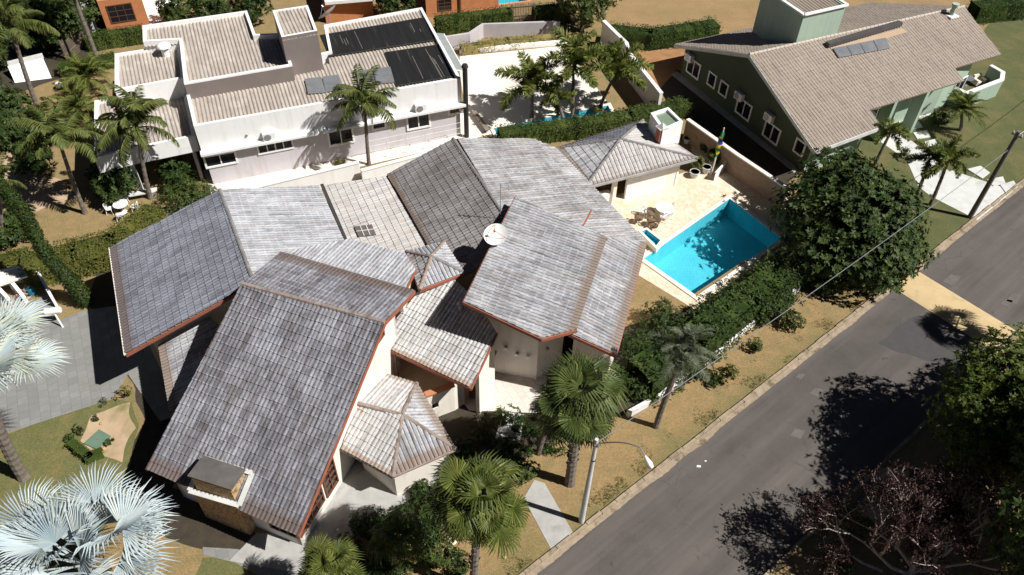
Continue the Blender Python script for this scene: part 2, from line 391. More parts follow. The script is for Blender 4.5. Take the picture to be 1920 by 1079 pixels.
def brick_mat(name, c1, c2, mortar, sc=1, bw=.5, bh=.25, rot=0, rough=.85, floor=True, wallaxis=None, msize=.02, vary=None):
    m, t, b = new_mat(name); p = pos(t)
    if not floor:   # vertical faces: run along the plan direction
        sx = N(t, 'ShaderNodeSeparateXYZ'); L(t, p, sx.inputs[0]); a = wallaxis or 0
        h = mth(t, 'ADD', mth(t, 'MULTIPLY', sx.outputs[0], math.cos(a)), mth(t, 'MULTIPLY', sx.outputs[1], math.sin(a)))
        cx = N(t, 'ShaderNodeCombineXYZ'); L(t, h, cx.inputs[0]); L(t, sx.outputs[2], cx.inputs[1]); vec = cx.outputs[0]
    else:
        mp = N(t, 'ShaderNodeMapping'); mp.inputs['Rotation'].default_value = (0, 0, rot); L(t, p, mp.inputs[0]); vec = mp.outputs[0]
    br = N(t, 'ShaderNodeTexBrick'); L(t, vec, br.inputs['Vector']); br.inputs['Scale'].default_value = sc
    br.inputs['Brick Width'].default_value = bw; br.inputs['Row Height'].default_value = bh; br.inputs['Mortar Size'].default_value = msize
    br.inputs['Color1'].default_value = c4(c1); br.inputs['Color2'].default_value = c4(c2); br.inputs['Mortar'].default_value = c4(mortar)
    br.inputs['Bias'].default_value = 0; br.inputs['Mortar Smooth'].default_value = .3
    col = mix(t, ramp(t, nz(t, p, 1.4, 5, .65), [(.35, 0.), (.75, .6)]), br.outputs[0], vary or tuple(x*.65 for x in c1))
    L(t, col, b.inputs['Base Color']); b.inputs['Roughness'].default_value = rough
    bump(t, b, br.outputs['Fac'], -.3, .01); return m
M['slate'] = brick_mat('slate_paving', (.2, .2, .185), (.255, .25, .235), (.14, .14, .13), 1, .52, .52, R(62), .8, msize=.012, vary=(.17, .165, .15))
M['patio_tile'] = brick_mat('patio_tile', (.7, .63, .56), (.62, .55, .48), (.45, .4, .35), 1, .42, .42, R(60), .75, msize=.015)
M['crazy'] = stone_mat('cream_crazy_paving', (.68, .52, .35), (.78, .68, .54), (.5, .4, .29), 3.0, .045)
M['rubble'] = stone_mat('golden_stone', (.5, .3, .13), (.44, .33, .2), (.12, .08, .04), 2.6, .06, .9, .8)
M['brickwall'] = brick_mat('tan_block_wall', (.36, .25, .17), (.28, .19, .13), (.22, .17, .13), 1, .4, .2, 0, floor=False, wallaxis=R(126))
M['orange'] = brick_mat('orange_brick', (.55, .2, .07), (.46, .155, .05), (.5, .27, .15), 1, .25, .08, 0, floor=False, wallaxis=R(25), msize=.008)
M['redbrick'] = brick_mat('red_brick', (.4, .12, .055), (.32, .09, .04), (.4, .25, .18), 1, .22, .08, 0, floor=False, wallaxis=R(25), msize=.01)
def asphalt():
    m, t, b = new_mat('asphalt'); p = pos(t)
    col = ramp(t, nz(t, p, .35, 6, .65), [(.3, (.058, .05, .045)), (.7, (.09, .077, .069))])
    col = mix(t, ramp(t, nz(t, rotmap(t, p, R(40.3), .045, .75), 1.0, 4, .6), [(.42, 0.), (.7, .75)]), col, (.14, .118, .1))
    col = mix(t, ramp(t, nz(t, p, .8, 5, .7, .5), [(.6, 0.), (.72, .55)]), col, (.05, .046, .045))
    col = mix(t, ramp(t, nz(t, p, 55, 2), [(.5, 0.), (.8, .55)]), col, (.16, .145, .13))
    wv = N(t, 'ShaderNodeTexNoise'); wv.inputs['Scale'].default_value = .9; wv.inputs['Detail'].default_value = 4; L(t, p, wv.inputs['Vector'])
    vm = N(t, 'ShaderNodeVectorMath'); vm.operation = 'MULTIPLY_ADD'; L(t, wv.outputs['Color'], vm.inputs[0]); vm.inputs[1].default_value = (1.6, 1.6, 0); L(t, p, vm.inputs[2])
    vo = N(t, 'ShaderNodeTexVoronoi', feature='DISTANCE_TO_EDGE'); vo.inputs['Scale'].default_value = .38; L(t, vm.outputs[0], vo.inputs['Vector'])
    cr = mth(t, 'MULTIPLY', ramp(t, vo.outputs['Distance'], [(0., 1.), (.013, 0.)]), ramp(t, nz(t, p, .25, 3), [(.5, 0.), (.68, .6)]))
    col = mix(t, cr, col, (.022, .02, .019))
    col = mix(t, ramp(t, nz(t, p, 1.1, 3, .5), [(.68, 0.), (.74, .6)]), col, (.035, .031, .03))
    L(t, col, b.inputs['Base Color']); b.inputs['Roughness'].default_value = .9; bump(t, b, nz(t, p, 70, 3), .4, .01); return m
M['asphalt'] = asphalt()
M['asphalt_old'] = pm('grey_road_patch', (.135, .12, .107), (.1, .09, .082), 2, .9, .3, 50)
M['asphalt_new'] = pm('dark_road_patch', (.052, .048, .048), (.066, .06, .058), 2, .9, .3, 60)
M['yellow'] = pm('worn_yellow_paint', (.55, .41, .22), (.46, .34, .17), .9, .8, .2, 50, (.36, .27, .15), 1.2, (.55, .74))
M['kerb'] = pm('kerb_concrete', (.38, .3, .21), (.24, .185, .125), 2.5, .95, .4, 30, (.13, .1, .06), 1.1, (.52, .66))
# ------------------------------------------------------------------ the ground
def sheet(name, pts, mat, z=.004, kind='structure', px=True):
    m = MB(); m.face([(W(x, y, z) if px else Vector((x, y, z))) for x, y in pts]); return m.build(name, mat, kind=kind)
def soft(pts, n=6, amp=.25, seed=1):
    """pixel outline -> plan outline with a ragged natural edge"""
    q = [W(x, y) for x, y in pts]; out = []
    for i in range(len(q)):
        a, b = q[i], q[(i+1) % len(q)]
        for k in range(n):
            p = a.lerp(b, k/n); v = noise.noise_vector(p*.7+Vector((seed, 0, 0)))*amp; out.append((p.x+v.x, p.y+v.y))
    return out
def natural(name, pts, mat, z=.004, amp=.3, seed=1): return sheet(name, soft(pts, 8, amp, seed), mat, z, px=False)
sheet('ground', [(-400, -300), (400, -300), (400, 700), (-400, 700)], M['drygrass'], 0, px=False)
K0 = W(986, 1079); K1 = W(1880, 373); KD = (K1-K0).normalized(); KN = Vector((KD.y, -KD.x, 0))   # KN points across the road
def road_pt(s, t, z=0): p = K0+KD*s+KN*t; return Vector((p.x, p.y, z))
RW = (W(1860, 668)-K0).dot(KN)
def road_quad(name, s0, s1, t0, t1, z, mat): return sheet(name, [tuple(road_pt(s, t)[:2]) for s, t in ((s0, t0), (s1, t0), (s1, t1), (s0, t1))], mat, z, px=False)
road_quad('road', -80, 160, 0, RW, .006, M['asphalt'])
for tt, nm in ((-.09, 'kerb'), (RW+.09, 'kerb')):
    m = MB(); s = -60.0
    while s < 130:
        ln = 1.0; dt = rnd.uniform(-.025, .025); h = .12+rnd.uniform(-.02, .01)
        a = road_pt(s+.01, tt+dt, 0); b = road_pt(s+ln-.012, tt+dt+rnd.uniform(-.01, .01), 0); m.bar(a+Vector((0, 0, h/2)), b+Vector((0, 0, h/2)), .17+rnd.uniform(-.03, .03), h); s += ln
    m.build(nm, M['kerb'], kind='structure')
# dusty gutter strip, patches
m = MB()
for s0 in range(-20, 70):
    for k in range(2):
        a = .10+.25*max(0, noise.noise(Vector((s0*.37+k*.18, 3, 0)))); b = .12+.3*max(0, noise.noise(Vector((s0*.37+(k+1)*.18, 3, 0))))
        m.face([road_pt(s0+k*.5, 0, .010), road_pt(s0+k*.5+.5, 0, .010), road_pt(s0+k*.5+.5, .16+b, .010), road_pt(s0+k*.5, .16+a, .010)])
m.build('gutter_dust', M['kerb'], kind='structure')
natural('road_patch', [(1640, 640), (1720, 590), (1850, 668), (1790, 690), (1690, 660)], M['asphalt_new'], .011, .35, 2)
for i, (cx, cy, r) in enumerate([(1785, 525, 16), (1900, 560, 16), (1888, 568, 12), (1530, 737, 13), (1500, 705, 10), (1495, 815, 16)]):
    natural('road_patch', [(cx-r, cy+r*.2), (cx-r*.2, cy-r*.6), (cx+r, cy-r*.4), (cx+r*.3, cy+r*.7)], M['asphalt_old'], .012, .12, 5+i)
natural('road_patch', [(1640, 895), (1668, 878), (1720, 890), (1690, 935), (1630, 985), (1590, 965)], M['asphalt_old'], .011, .3, 20)
natural('driveway', [(1650, 880), (1710, 888), (1690, 930), (1640, 1000), (1585, 985)], M['sand'], .013, .2, 21)
# speed hump across the road
S0 = (W(1723, 510)-K0).dot(KD); S1 = (W(1700, 556)-K0).dot(KD); sa, sb = min(S0, S1), max(S0, S1)
m = MB(); prof = [(0, .008), (.08, .05), (.25, .085), (.75, .085), (.92, .05), (1, .008)]
for (f0, z0), (f1, z1) in zip(prof, prof[1:]):
    m.face([road_pt(sa+(sb-sa)*f0, .12, z0), road_pt(sa+(sb-sa)*f1, .12, z1), road_pt(sa+(sb-sa)*f1, RW-.12, z1), road_pt(sa+(sb-sa)*f0, RW-.12, z0)])
m.build('speed_hump', M['yellow'], kind='structure')
# lots
natural('field', [(1165, -80), (1960, -80), (1700, 60), (1330, 75), (1130, 60)], M['field'], .004, .6, 3)
natural('dirt', [(1190, 95), (1290, 80), (1300, 170), (1240, 180), (1205, 140)], M['dirt'], .008, .4, 4)
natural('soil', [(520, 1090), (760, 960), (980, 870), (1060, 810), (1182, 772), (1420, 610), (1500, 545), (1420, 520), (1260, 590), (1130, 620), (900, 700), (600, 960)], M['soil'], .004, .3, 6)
natural('soil', [(255, 880), (300, 900), (410, 960), (505, 1015), (470, 1055), (380, 1030), (240, 985)], M['soil'], .010, .15, 16)  # dark sheet standing in for the shade under the front eave
mv, tv, bv = new_mat('verge_grass'); pv_ = pos(tv); sv_ = N(tv, 'ShaderNodeSeparateXYZ'); L(tv, pv_, sv_.inputs[0])
dk = mth(tv, 'ADD', mth(tv, 'ADD', mth(tv, 'MULTIPLY', sv_.outputs[0], KN.x), mth(tv, 'MULTIPLY', sv_.outputs[1], KN.y)), -K0.dot(KN))
gcol = ramp(tv, nz(tv, pv_, 1.6, 6, .62), [(.3, (.33, .205, .09)), (.7, (.215, .145, .06))])
gcol = mix(tv, ramp(tv, nz(tv, pv_, .45, 5, .65, .5), [(.5, 0.), (.68, .8)]), gcol, (.135, .125, .042))
near = ramp(tv, mth(tv, 'ADD', mth(tv, 'MULTIPLY', dk, .4), mth(tv, 'ADD', mth(tv, 'MULTIPLY', nz(tv, pv_, .9, 5, .65), .9), .42)), [(.35, 0.), (.85, .8)])
gcol = mix(tv, near, gcol, (.11, .11, .034))
gcol = mix(tv, ramp(tv, nz(tv, pv_, 7, 5, .75), [(.44, 0.), (.62, .7)]), gcol, (.15, .12, .045)); gcol = mix(tv, ramp(tv, nz(tv, pv_, 17, 4, .7, .5), [(.5, 0.), (.68, .7)]), gcol, (.42, .3, .15))
L(tv, gcol, bv.inputs['Base Color']); bv.inputs['Roughness'].default_value = .95; bump(tv, bv, nz(tv, pv_, 45, 4), .7); M['verge'] = mv
road_quad('verge', -60, 25.5, -7.5, -.02, .002, M['verge'])
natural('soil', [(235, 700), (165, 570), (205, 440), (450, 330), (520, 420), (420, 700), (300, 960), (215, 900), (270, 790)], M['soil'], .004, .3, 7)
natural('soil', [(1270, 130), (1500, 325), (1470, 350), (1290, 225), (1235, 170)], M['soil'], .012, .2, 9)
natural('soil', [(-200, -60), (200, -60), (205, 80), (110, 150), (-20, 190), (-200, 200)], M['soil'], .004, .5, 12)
natural('sand', [(-200, 310), (20, 285), (110, 340), (150, 372), (60, 400), (-200, 420)], M['sand'], .004, .5, 8)
natural('lawn', [(-260, 910), (63, 796), (211, 748), (246, 755), (262, 800), (225, 930), (150, 1100), (-260, 1180)], M['lawn'], .008, .15, 10)
natural('dirt', [(150, 830), (175, 780), (246, 757), (258, 800), (228, 868), (190, 850)], M['sand'], .012, .3, 11)
natural('lawn', [(380, 1040), (470, 1050), (540, 1100), (360, 1110)], M['lawn'], .012, .2, 13)
natural('garden_lawn', [(1520, 330), (1640, 250), (1800, 130), (1870, 20), (1990, 20), (1990, 300), (1915, 346), (1765, 462), (1660, 540), (1560, 470), (1500, 380)], M['lawn_right'], .004, .2, 14)
sheet('driveway', [(-300, 640), (22, 584), (95, 548), (100, 572), (104, 602), (164, 581), (330, 560), (400, 760), (300, 790), (240, 702), (211, 748), (63, 796), (-300, 915)], M['slate'], .012)
sheet('path', [(380, 1026), (446, 1030), (700, 1110), (560, 1120), (440, 1055), (380, 1040)], M['slate'], .016)
sheet('path', [(430, 1052), (480, 1000), (540, 1000), (640, 900), (700, 830), (860, 838), (885, 862), (640, 1020), (560, 1075)], M['concrete'], .020)
sheet('footpath', [(982, 935), (1002, 900), (1021, 906), (1078, 1005), (1038, 1039)], M['concrete'], .020)
sheet('patio', [(858, 745), (880, 690), (1050, 660), (1080, 735), (1010, 775), (880, 770)], M['patio_tile'], .016)
sheet('terrace', [(1130, 375), (1300, 318), (1292, 228), (1305, 225), (1480, 360), (1500, 440), (1302, 580), (1195, 515), (1130, 440)], M['crazy'], .008)
sheet('yard', [(380, 320), (890, 200), (895, 262), (600, 330), (400, 372)], M['cream'], .008)
sheet('yard', [(862, 135), (862, 106), (1060, 86), (1145, 200), (1000, 240), (930, 250), (880, 262)], M['cream'], .012)
sheet('driveway', [(1722, 350), (1785, 320), (1900, 358), (1833, 413), (1745, 368)], M['concrete_pale'], .012)
sheet('driveway', [(1635, 255), (1700, 300), (1722, 350), (1745, 368), (1790, 330), (1730, 280), (1690, 250)], M['concrete_pale'], .014)
for q in [[(1813, 318), (1838, 312), (1856, 325), (1842, 336)], [(1850, 338), (1880, 332), (1885, 345), (1862, 350)], [(1875, 348), (1900, 340), (1908, 352), (1885, 362)], [(1700, 232), (1722, 228), (1730, 240), (1705, 244)], [(1712, 250), (1738, 245), (1745, 258), (1720, 262)], [(1728, 268), (1752, 262), (1762, 275), (1738, 280)]]:
    m = MB(); m.extr([W(x, y, .01) for x, y in q], (0, 0, .05)); m.build('stepping_slab', M['concrete_pale'], kind='structure')
sheet('side_path', [(1258, 140), (1270, 134), (1500, 310), (1490, 325)], M['concrete'], .02)
sheet('road', [(1885, -20), (1990, -20), (1990, 60), (1930, 60)], M['asphalt'], .012)
sheet('porch_floor', [(1655, 235), (1700, 195), (1760, 190), (1745, 215), (1690, 240)], M['cream'], .02)
# ------------------------------------------------------------------ the main house
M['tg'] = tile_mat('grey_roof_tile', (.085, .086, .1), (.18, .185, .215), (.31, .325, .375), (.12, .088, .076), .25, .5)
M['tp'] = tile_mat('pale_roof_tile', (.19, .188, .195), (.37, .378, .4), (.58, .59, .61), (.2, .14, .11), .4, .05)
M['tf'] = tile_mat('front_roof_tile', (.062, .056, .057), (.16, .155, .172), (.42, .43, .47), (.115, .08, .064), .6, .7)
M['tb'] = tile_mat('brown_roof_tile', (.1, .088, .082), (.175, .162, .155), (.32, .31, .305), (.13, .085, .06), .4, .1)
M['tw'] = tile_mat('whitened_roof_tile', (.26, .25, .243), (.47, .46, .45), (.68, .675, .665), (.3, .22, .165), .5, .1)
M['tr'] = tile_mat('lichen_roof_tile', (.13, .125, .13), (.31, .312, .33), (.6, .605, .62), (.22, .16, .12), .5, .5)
M['ridge'] = pm('ridge_tile', (.2, .15, .125), (.33, .27, .23), 2.5, .9, .3, 30, (.12, .1, .09), 1.5, (.52, .7))
M['ridge_grey'] = pm('grey_ridge_tile', (.13, .12, .12), (.24, .23, .22), 2.5, .9, .3, 30)
M['soffit'] = pm('soffit', (.3, .2, .14), (.22, .15, .1), 2, .85)
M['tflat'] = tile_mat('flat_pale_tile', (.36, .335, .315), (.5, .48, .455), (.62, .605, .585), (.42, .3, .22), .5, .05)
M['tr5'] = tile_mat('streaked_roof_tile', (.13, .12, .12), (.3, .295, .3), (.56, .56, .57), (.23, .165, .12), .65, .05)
house = thing('main_house', 'sprawling cream walled house under many weathered grey brown tile roofs', 'house', W(700, 620))
kw = dict(under=M['soffit'], fmat=M['terracotta'], rmat=M['ridge'])
p1 = P3((208, 465, 4.0), (237, 665, 4.0), (412, 358, 6.5))
r1 = roof_px(house, p1, [(208, 465), (237, 665), (476, 531), (412, 358)], (0, 1), M['tg'], fasc=(1, 3), **kw)
m = MB(); a, b = p1.on(208, 465), p1.on(237, 665); o_ = (b-a).cross(Vector((0, 0, 1))).normalized(); o_ = o_ if o_.x < 0 else -o_
m.bar(a+o_*.06, b+o_*.06, .12, .1); m.build('gutter', M['creamwall'], r1)
ra, rb = p1.on(412, 358), p1.on(475, 530)
p2 = Pl(ra, rb, W(598, 350, 4.75))
roof_px(house, p2, [(412, 358), (598, 350), (652, 470), (560, 530), (475, 530)], (1, 2), M['tp'], fasc=(0,), ridges=[(0, 4)], **{**kw, 'rmat': M['ridge_grey']})
p3 = P3((600, 349, 4.45), (648, 455, 4.45), (727, 331, 4.9))
r3 = roof_px(house, p3, [(602, 349), (727, 331), (806, 462), (760, 482), (660, 482)], (0, 4), M['tflat'], amp=.05, step=.03, **kw)
m = MB(); a, b = p3.on(604, 349), p3.on(657, 472); m.bar(a+Vector((.0, 0, .12)), b+Vector((.0, 0, .12)), .2, .1); m.build('gutter', M['gutter'], r3)
# grille let into the pale slope
m = MB(); q = [p3.on(*c) for c in ((665, 428), (698, 424), (706, 443), (673, 447))]; m.extr([c+p3.n*.09 for c in q], p3.n*.05)
for i in range(1, 3):
    a = q[0].lerp(q[1], i/3); b = q[3].lerp(q[2], i/3); m.bar(a+p3.n*.155, b+p3.n*.155, .05, .03, 1)
a = q[0].lerp(q[3], .5); b = q[1].lerp(q[2], .5); m.bar(a+p3.n*.155, b+p3.n*.155, .05, .03, 1)
m.build('roof_vent', [pm('vent_grille', (.16, .13, .12), (.1, .085, .08), 12, .8), M['concrete_pale']], r3)
p4 = P3((727, 328, 5.0), (800, 455, 5.0), (850, 262, 6.3))
roof_px(house, p4, [(727, 328), (802, 460), (842, 528), (975, 470), (945, 405), (850, 262)], (0, 1), M['tb'], fasc=(5,), ridges=[(5, 4)], **{**kw, 'rmat': M['ridge_grey'], 'fmat': M['ridge']})
p5 = Pl(p4.on(850, 262), p4.on(945, 405), W(1002, 262, 5.1))
roof_px(house, p5, [(850, 262), (1003, 262), (1108, 393), (1084, 440), (985, 470), (945, 405)], (1, 2), M['tr5'], fasc=(0, 2), **kw)
p6 = Pl(W(1004, 266, 4.55), W(1108, 393, 4.55), W(1212, 456, 3.8))
roof_px(house, p6, [(1003, 264), (1042, 280), (1212, 456), (1140, 468), (1074, 425)], (1, 2), M['tr5'], fasc=(1,), **{**kw, 'fmat': M['ridge']})
p8 = P3((1138, 447, 5.45), (1081, 619, 5.45), (1211, 456, 4.6))
roof_px(house, p8, [(1128, 444), (1211, 456), (1155, 667), (1066, 626)], (1, 2), M['tr'], fasc=(1, 2), **kw)
p7 = P3((966, 371, 7.0), (869, 567, 7.0), (1138, 447, 6.0))
roof_px(house, p7, [(966, 371), (1138, 447), (1081, 619), (1015, 636), (869, 567)], (1, 2), M['tr'], fasc=(0, 2, 3, 4), **kw)
p9 = P3((275, 880, 3.0), (560, 1005, 3.0), (455, 533, 7.6))
r9 = roof_px(house, p9, [(275, 880), (560, 1005), (722, 605), (455, 533)], (0, 1), M['tf'], fasc=(1, 3), ridges=[(3, 2)], **kw)
p9b = Pl(p9.on(455, 533), p9.on(722, 605), W(526, 475, 6.85))
roof_px(house, p9b, [(455, 533), (722, 605), (777, 547), (527, 475)], (2, 3), M['tf'], fasc=(1, 2, 3), **kw)
p10 = P3((548, 472, 6.35), (655, 451, 5.9), (757, 540, 6.5))
roof_px(house, p10, [(546, 471), (655, 451), (760, 478), (779, 507), (757, 548), (530, 482)], (1, 2), M['tp'], fasc=(0, 1, 2, 3), **kw)
# hipped turret
ap = W(808, 483, 6.1); cs = [W(763, 473, 5.5), W(833, 456, 5.5), W(869, 513, 5.45), W(787, 543, 5.45)]
for i in range(4):
    a, b = cs[i], cs[(i+1) % 4]
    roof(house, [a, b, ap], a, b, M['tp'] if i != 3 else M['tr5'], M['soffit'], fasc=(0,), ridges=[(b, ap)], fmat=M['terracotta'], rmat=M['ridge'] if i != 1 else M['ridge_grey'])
p12 = P3((730, 655, 3.8), (883, 728, 3.8), (850, 527, 5.2))
roof_px(house, p12, [(727, 654), (883, 728), (932, 625), (890, 560), (848, 522), (800, 530), (745, 598)], (0, 1), M['tw'], fasc=(0, 1), **kw)
# porch roof: a hip against the gable wall
pk, rs = W(754, 779, 3.55), W(672, 757, 3.55)
A, B, C_, D_, E_ = W(781, 721, 2.5), W(853, 843, 2.45), W(736, 894, 2.45), W(640, 842, 2.5), W(712, 700, 2.5)
F_ = C_.lerp(D_, .22)
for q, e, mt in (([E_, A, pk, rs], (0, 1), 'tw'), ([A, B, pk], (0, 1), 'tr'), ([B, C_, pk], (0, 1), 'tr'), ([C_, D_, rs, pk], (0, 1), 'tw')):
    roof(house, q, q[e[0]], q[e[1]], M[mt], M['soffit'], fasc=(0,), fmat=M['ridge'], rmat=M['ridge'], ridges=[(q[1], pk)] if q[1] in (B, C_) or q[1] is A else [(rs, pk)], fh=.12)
p14 = P3((298, 648, 2.6), (319, 772, 2.6), (395, 600, 3.5))
roof_px(house, p14, [(298, 648), (320, 776), (445, 640), (395, 596)], (0, 1), M['tr'], fasc=(0, 3), **kw)
# ---- walls
def zmin(*pls): return lambda x, y: min(p.z(x, y) for p in pls)-.13
fr = p9.on(560, 1005); rr = p9.on(722, 605); gd = Vector((rr.x-fr.x, rr.y-fr.y, 0)).normalized(); fd = Vector((-gd.y, gd.x, 0))
FC = Vector((fr.x, fr.y, 0))+fd*.85+gd*.75
g_end = FC+gd*10.6
zr = zmin(p9, p9b)
cw = M['creamwall']
gw = wall_top(FC, g_end, zr, inward=FC+fd*4).build('wall', cw, house)
fl = FC+fd*6.9
wall_top(FC, fl, zr, inward=FC+gd*4+fd*4).build('wall', cw, house)
wall_top(fl, fl+gd*10.4, zr, inward=FC+gd*4).build('wall', cw, house)
wall_top(g_end, g_end+fd*6.9, zr, inward=FC).build('wall', cw, house)
plg = M['timber']
vw = VW(FC, g_end); vf = VW(FC, fl)
# timber lattice windows in the corner
win_px(house, vw, (556, 1010), (600, 985), M['timber'], M['glass'], cols=4, rows=2, fw=.09) if False else None
window(house, vw, .15, .85, 2.1, 2.3, M['timber'], M['glass'], cols=4, rows=3, fw=.1, dp=.07)
window(house, vw, 2.45, .75, 3.35, 2.75, M['timber'], M['glass'], cols=2, rows=4, fw=.09, dp=.1, label='dark timber shutter standing out from the wall')
window(house, vf, .15, .85, 1.5, 2.2, M['timber'], M['glass'], cols=3, rows=3, fw=.1, dp=.07)
window(house, vw, 7.6, 5.6, 9.3, 6.5, M['timber'], M['glass'], cols=5, rows=1, fw=.08, dp=.06, label='row of small coloured panes high in the gable')
# plinth strip and stone chimney breast
m = MB(); c = FC+fd*2.6; m.prism([tuple((c+fd*a-gd*b)[:2]) for a, b in ((0, 0), (0, .5), (2.6, .5), (2.6, 0))], 0, 2.95)
m.build('chimney_breast', M['rubble'], house)
ct = [W(381, 854, 4.3), W(460, 880, 4.3), W(433, 919, 4.3), W(351, 893, 4.3)]
cc = sum(ct, Vector())/4
m = MB(); m.prism([tuple((cc+(p-cc)*.9)[:2]) for p in ct], 3.0, 4.2); ch = m.build('chimney', M['rubble'], house)
m = MB(); m.prism([tuple(p[:2]) for p in ct], 4.203, 4.32); m.build('chimney_cap', pm('sooty_slab', (.075, .068, .062), (.12, .11, .1), 1.5, .85, .3, 20), ch)
m = MB(); qs = [cc+(p-cc)*1.18 for p in ct]
for i in range(4):
    a, b = qs[i], qs[(i+1) % 4]; a = Vector((a.x, a.y, p9.z(a.x, a.y)+.16)); b = Vector((b.x, b.y, p9.z(b.x, b.y)+.16)); m.bar(a, b, .25, .04)
m.build('flashing', M['concrete_pale'], ch)
# R1/R2 wing
def foot(pts, z0, z1, mat=cw, name='wall', inset=0.0, cx=None):
    c = sum(pts, Vector())/len(pts); m = MB(); q = [c+(p-c)*(1-inset) for p in pts]; m.prism([(p.x, p.y) for p in q], z0, z1); return m.build(name, mat, house)
e0, e1 = p1.on(208, 465), p1.on(237, 665); ed = (e1-e0).normalized(); inn = Vector((-ed.y, ed.x, 0)); inn = inn if inn.x > 0 else -inn
a0 = e0+inn*.9+ed*.5; a1 = e1+inn*.9-ed*1.6
wt = lambda x, y: min(p1.z(x, y), p2.z(x, y))-.13
for A_, B_ in ((a0, a1), (a1, a1+inn*10.5), (a0, a0+inn*11.0), (a0+inn*11.0, a0+inn*11.0+ed*6)):
    wall_top(A_, B_, wt, inward=(a0+a1)/2+inn*5).build('wall', cw, house)
# R3-R6 wing walls
def under(pl, pts, ins=.08, mat=cw):
    q = [pl.on(*p) for p in pts]; c = sum(q, Vector())/len(q); q = [c+(p-c)*(1-ins) for p in q]; n = len(q)
    for i in range(n): wall_top(q[i], q[(i+1) % n], lambda x, y: pl.z(x, y)-.13, inward=c).build('wall', mat, house)
under(p3, [(602, 349), (727, 331), (806, 462), (660, 480)])
under(p4, [(727, 328), (802, 460), (945, 405), (850, 262)], .1)
under(p5, [(850, 262), (1003, 262), (1108, 393), (985, 470), (945, 405)], .06)
wall_top(p6.on(1038, 284), p6.on(1200, 450), lambda x, y: p6.z(x, y)-.13, inward=p5.on(1000, 350)).build('wall', cw, house)
under(p10, [(546, 471), (655, 451), (760, 478), (775, 507), (757, 540), (540, 482)], .06)
under(p8, [(1128, 446), (1205, 458), (1150, 650), (1072, 620)], .09)
# tall corner under the big right roof
c0 = W(1005, 712); c1 = W(920, 697); c2 = W(1047, 690)
dl = (c1-c0).normalized(); dr = (c2-c0).normalized()
z7 = lambda x, y: p7.z(x, y)-.13
ctr = p7.on(1000, 510)
la_, lb_ = p7.on(966, 371), p7.on(869, 567); lz_ = (la_-lb_); lz_.z = 0; lz_.normalize(); ln_ = Vector((lz_.y, -lz_.x, 0))   # inward from the left edge
kk_ = 4.6
while ((c0+dl*kk_)-lb_).dot(ln_) < .22 and kk_ > 1: kk_ -= .05
lw = c0+dl*kk_
wall_top(c0, lw, z7, inward=ctr).build('wall', cw, house)
wall_top(c0, c0+dr*1.75, z7, inward=ctr).build('wall', cw, house)
q7 = p7.on(966, 371); bk = Vector((q7.x, q7.y, 0))+ln_*.25-lz_*.5; b3 = p7.on(1125, 450)
wall_top(lw, bk, z7, inward=ctr).build('wall', cw, house)
wall_top(bk, Vector((b3.x, b3.y, 0)), z7, inward=ctr).build('wall', cw, house)
v7 = VW(c0, lw)
for px in ((949, 650), (970, 662), (990, 666)):
    u, z = v7.px(*px); m = MB(); m.tube([v7.pt(u, z, .002), v7.pt(u, z, .2)], [.1, .12], 10); m.build('wall_light', M['plastic'] if px[0] > 980 else M['metal'], house)
v7r = VW(c0, c0+dr*1.7); u, z = v7r.px(1025, 652); m = MB(); m.tube([v7r.pt(u, z, .002), v7r.pt(u, z, .16)], [.08, .1], 10); m.build('wall_light', M['metal'], house)
m = MB(); a = p12.on(905, 590); m.tube([Vector((a.x-1.2, a.y+.3, a.z-.05)), Vector((a.x-1.2, a.y+.3, a.z+.45))], [.12, .12], 10); m.tube([Vector((a.x-1.2, a.y+.3, a.z+.45)), Vector((a.x-1.2, a.y+.3, a.z+.58))], [.2, .04], 10); m.build('vent_pipe', M['metal'], house)
# terrace under the lower front roof
t0 = W(797, 742, 2.3); t1 = W(851, 722, 2.3); td = (Vector((t1.x, t1.y, 0))-Vector((t0.x, t0.y, 0)))
tl = Vector((t0.x, t0.y, 0)); tr = Vector((t1.x, t1.y, 0))
m = MB(); m.prism([tuple(p[:2]) for p in (W(700, 712, 1.5), W(797, 742, 2.3)+Vector((0, .1, 0)), W(851, 722, 2.3)+Vector((0, .1, 0)), W(895, 690, 1.5), W(840, 610, 1.5), W(735, 600, 1.5))], 0, 1.5); m.build('terrace_floor', pm('peach_tile', (.62, .42, .27), (.5, .33, .21), 1.5, .8), house)
tw_ = wall_top(tl, tr, lambda x, y: 2.3, inward=W(800, 650, 2.3)).build('wall', cw, house)
wall_top(tr, W(872, 757), lambda x, y: 2.2, inward=W(820, 700, 2.2)).build('wall', cw, house)
m = MB(); m.bar(t0+Vector((0, 0, .06)), t1+Vector((0, 0, .06)), .34, .1); m.build('coping', pm('orange_coping', (.5, .2, .09), (.42, .16, .07), 2, .8), tw_)
vt = VW(tl, tr); u, z = vt.px(816, 760); window(house, vt, u-.18, z-.2, u+.18, z+.2, cw, M['glass'], cols=1, fw=.05)
d0 = W(871, 752); m = MB(); m.tube([d0, d0+Vector((0, 0, 3.2))], .05, 8); m.build('drainpipe', M['terracotta'], house)
d0 = W(747, 712, 1.5); m = MB(); m.tube([d0, d0+Vector((0, 0, 2.3))], .05, 8); m.build('post', M['timber'], house)
back = wall_top(p12.on(760, 590), p12.on(890, 630), lambda x, y: p12.z(x, y)-.14, inward=W(860, 560)).build('wall', cw, house)
wall_top(p12.on(928, 632), p12.on(898, 690), lambda x, y: p12.z(x, y)-.14, inward=W(820, 660)).build('wall', cw, house)
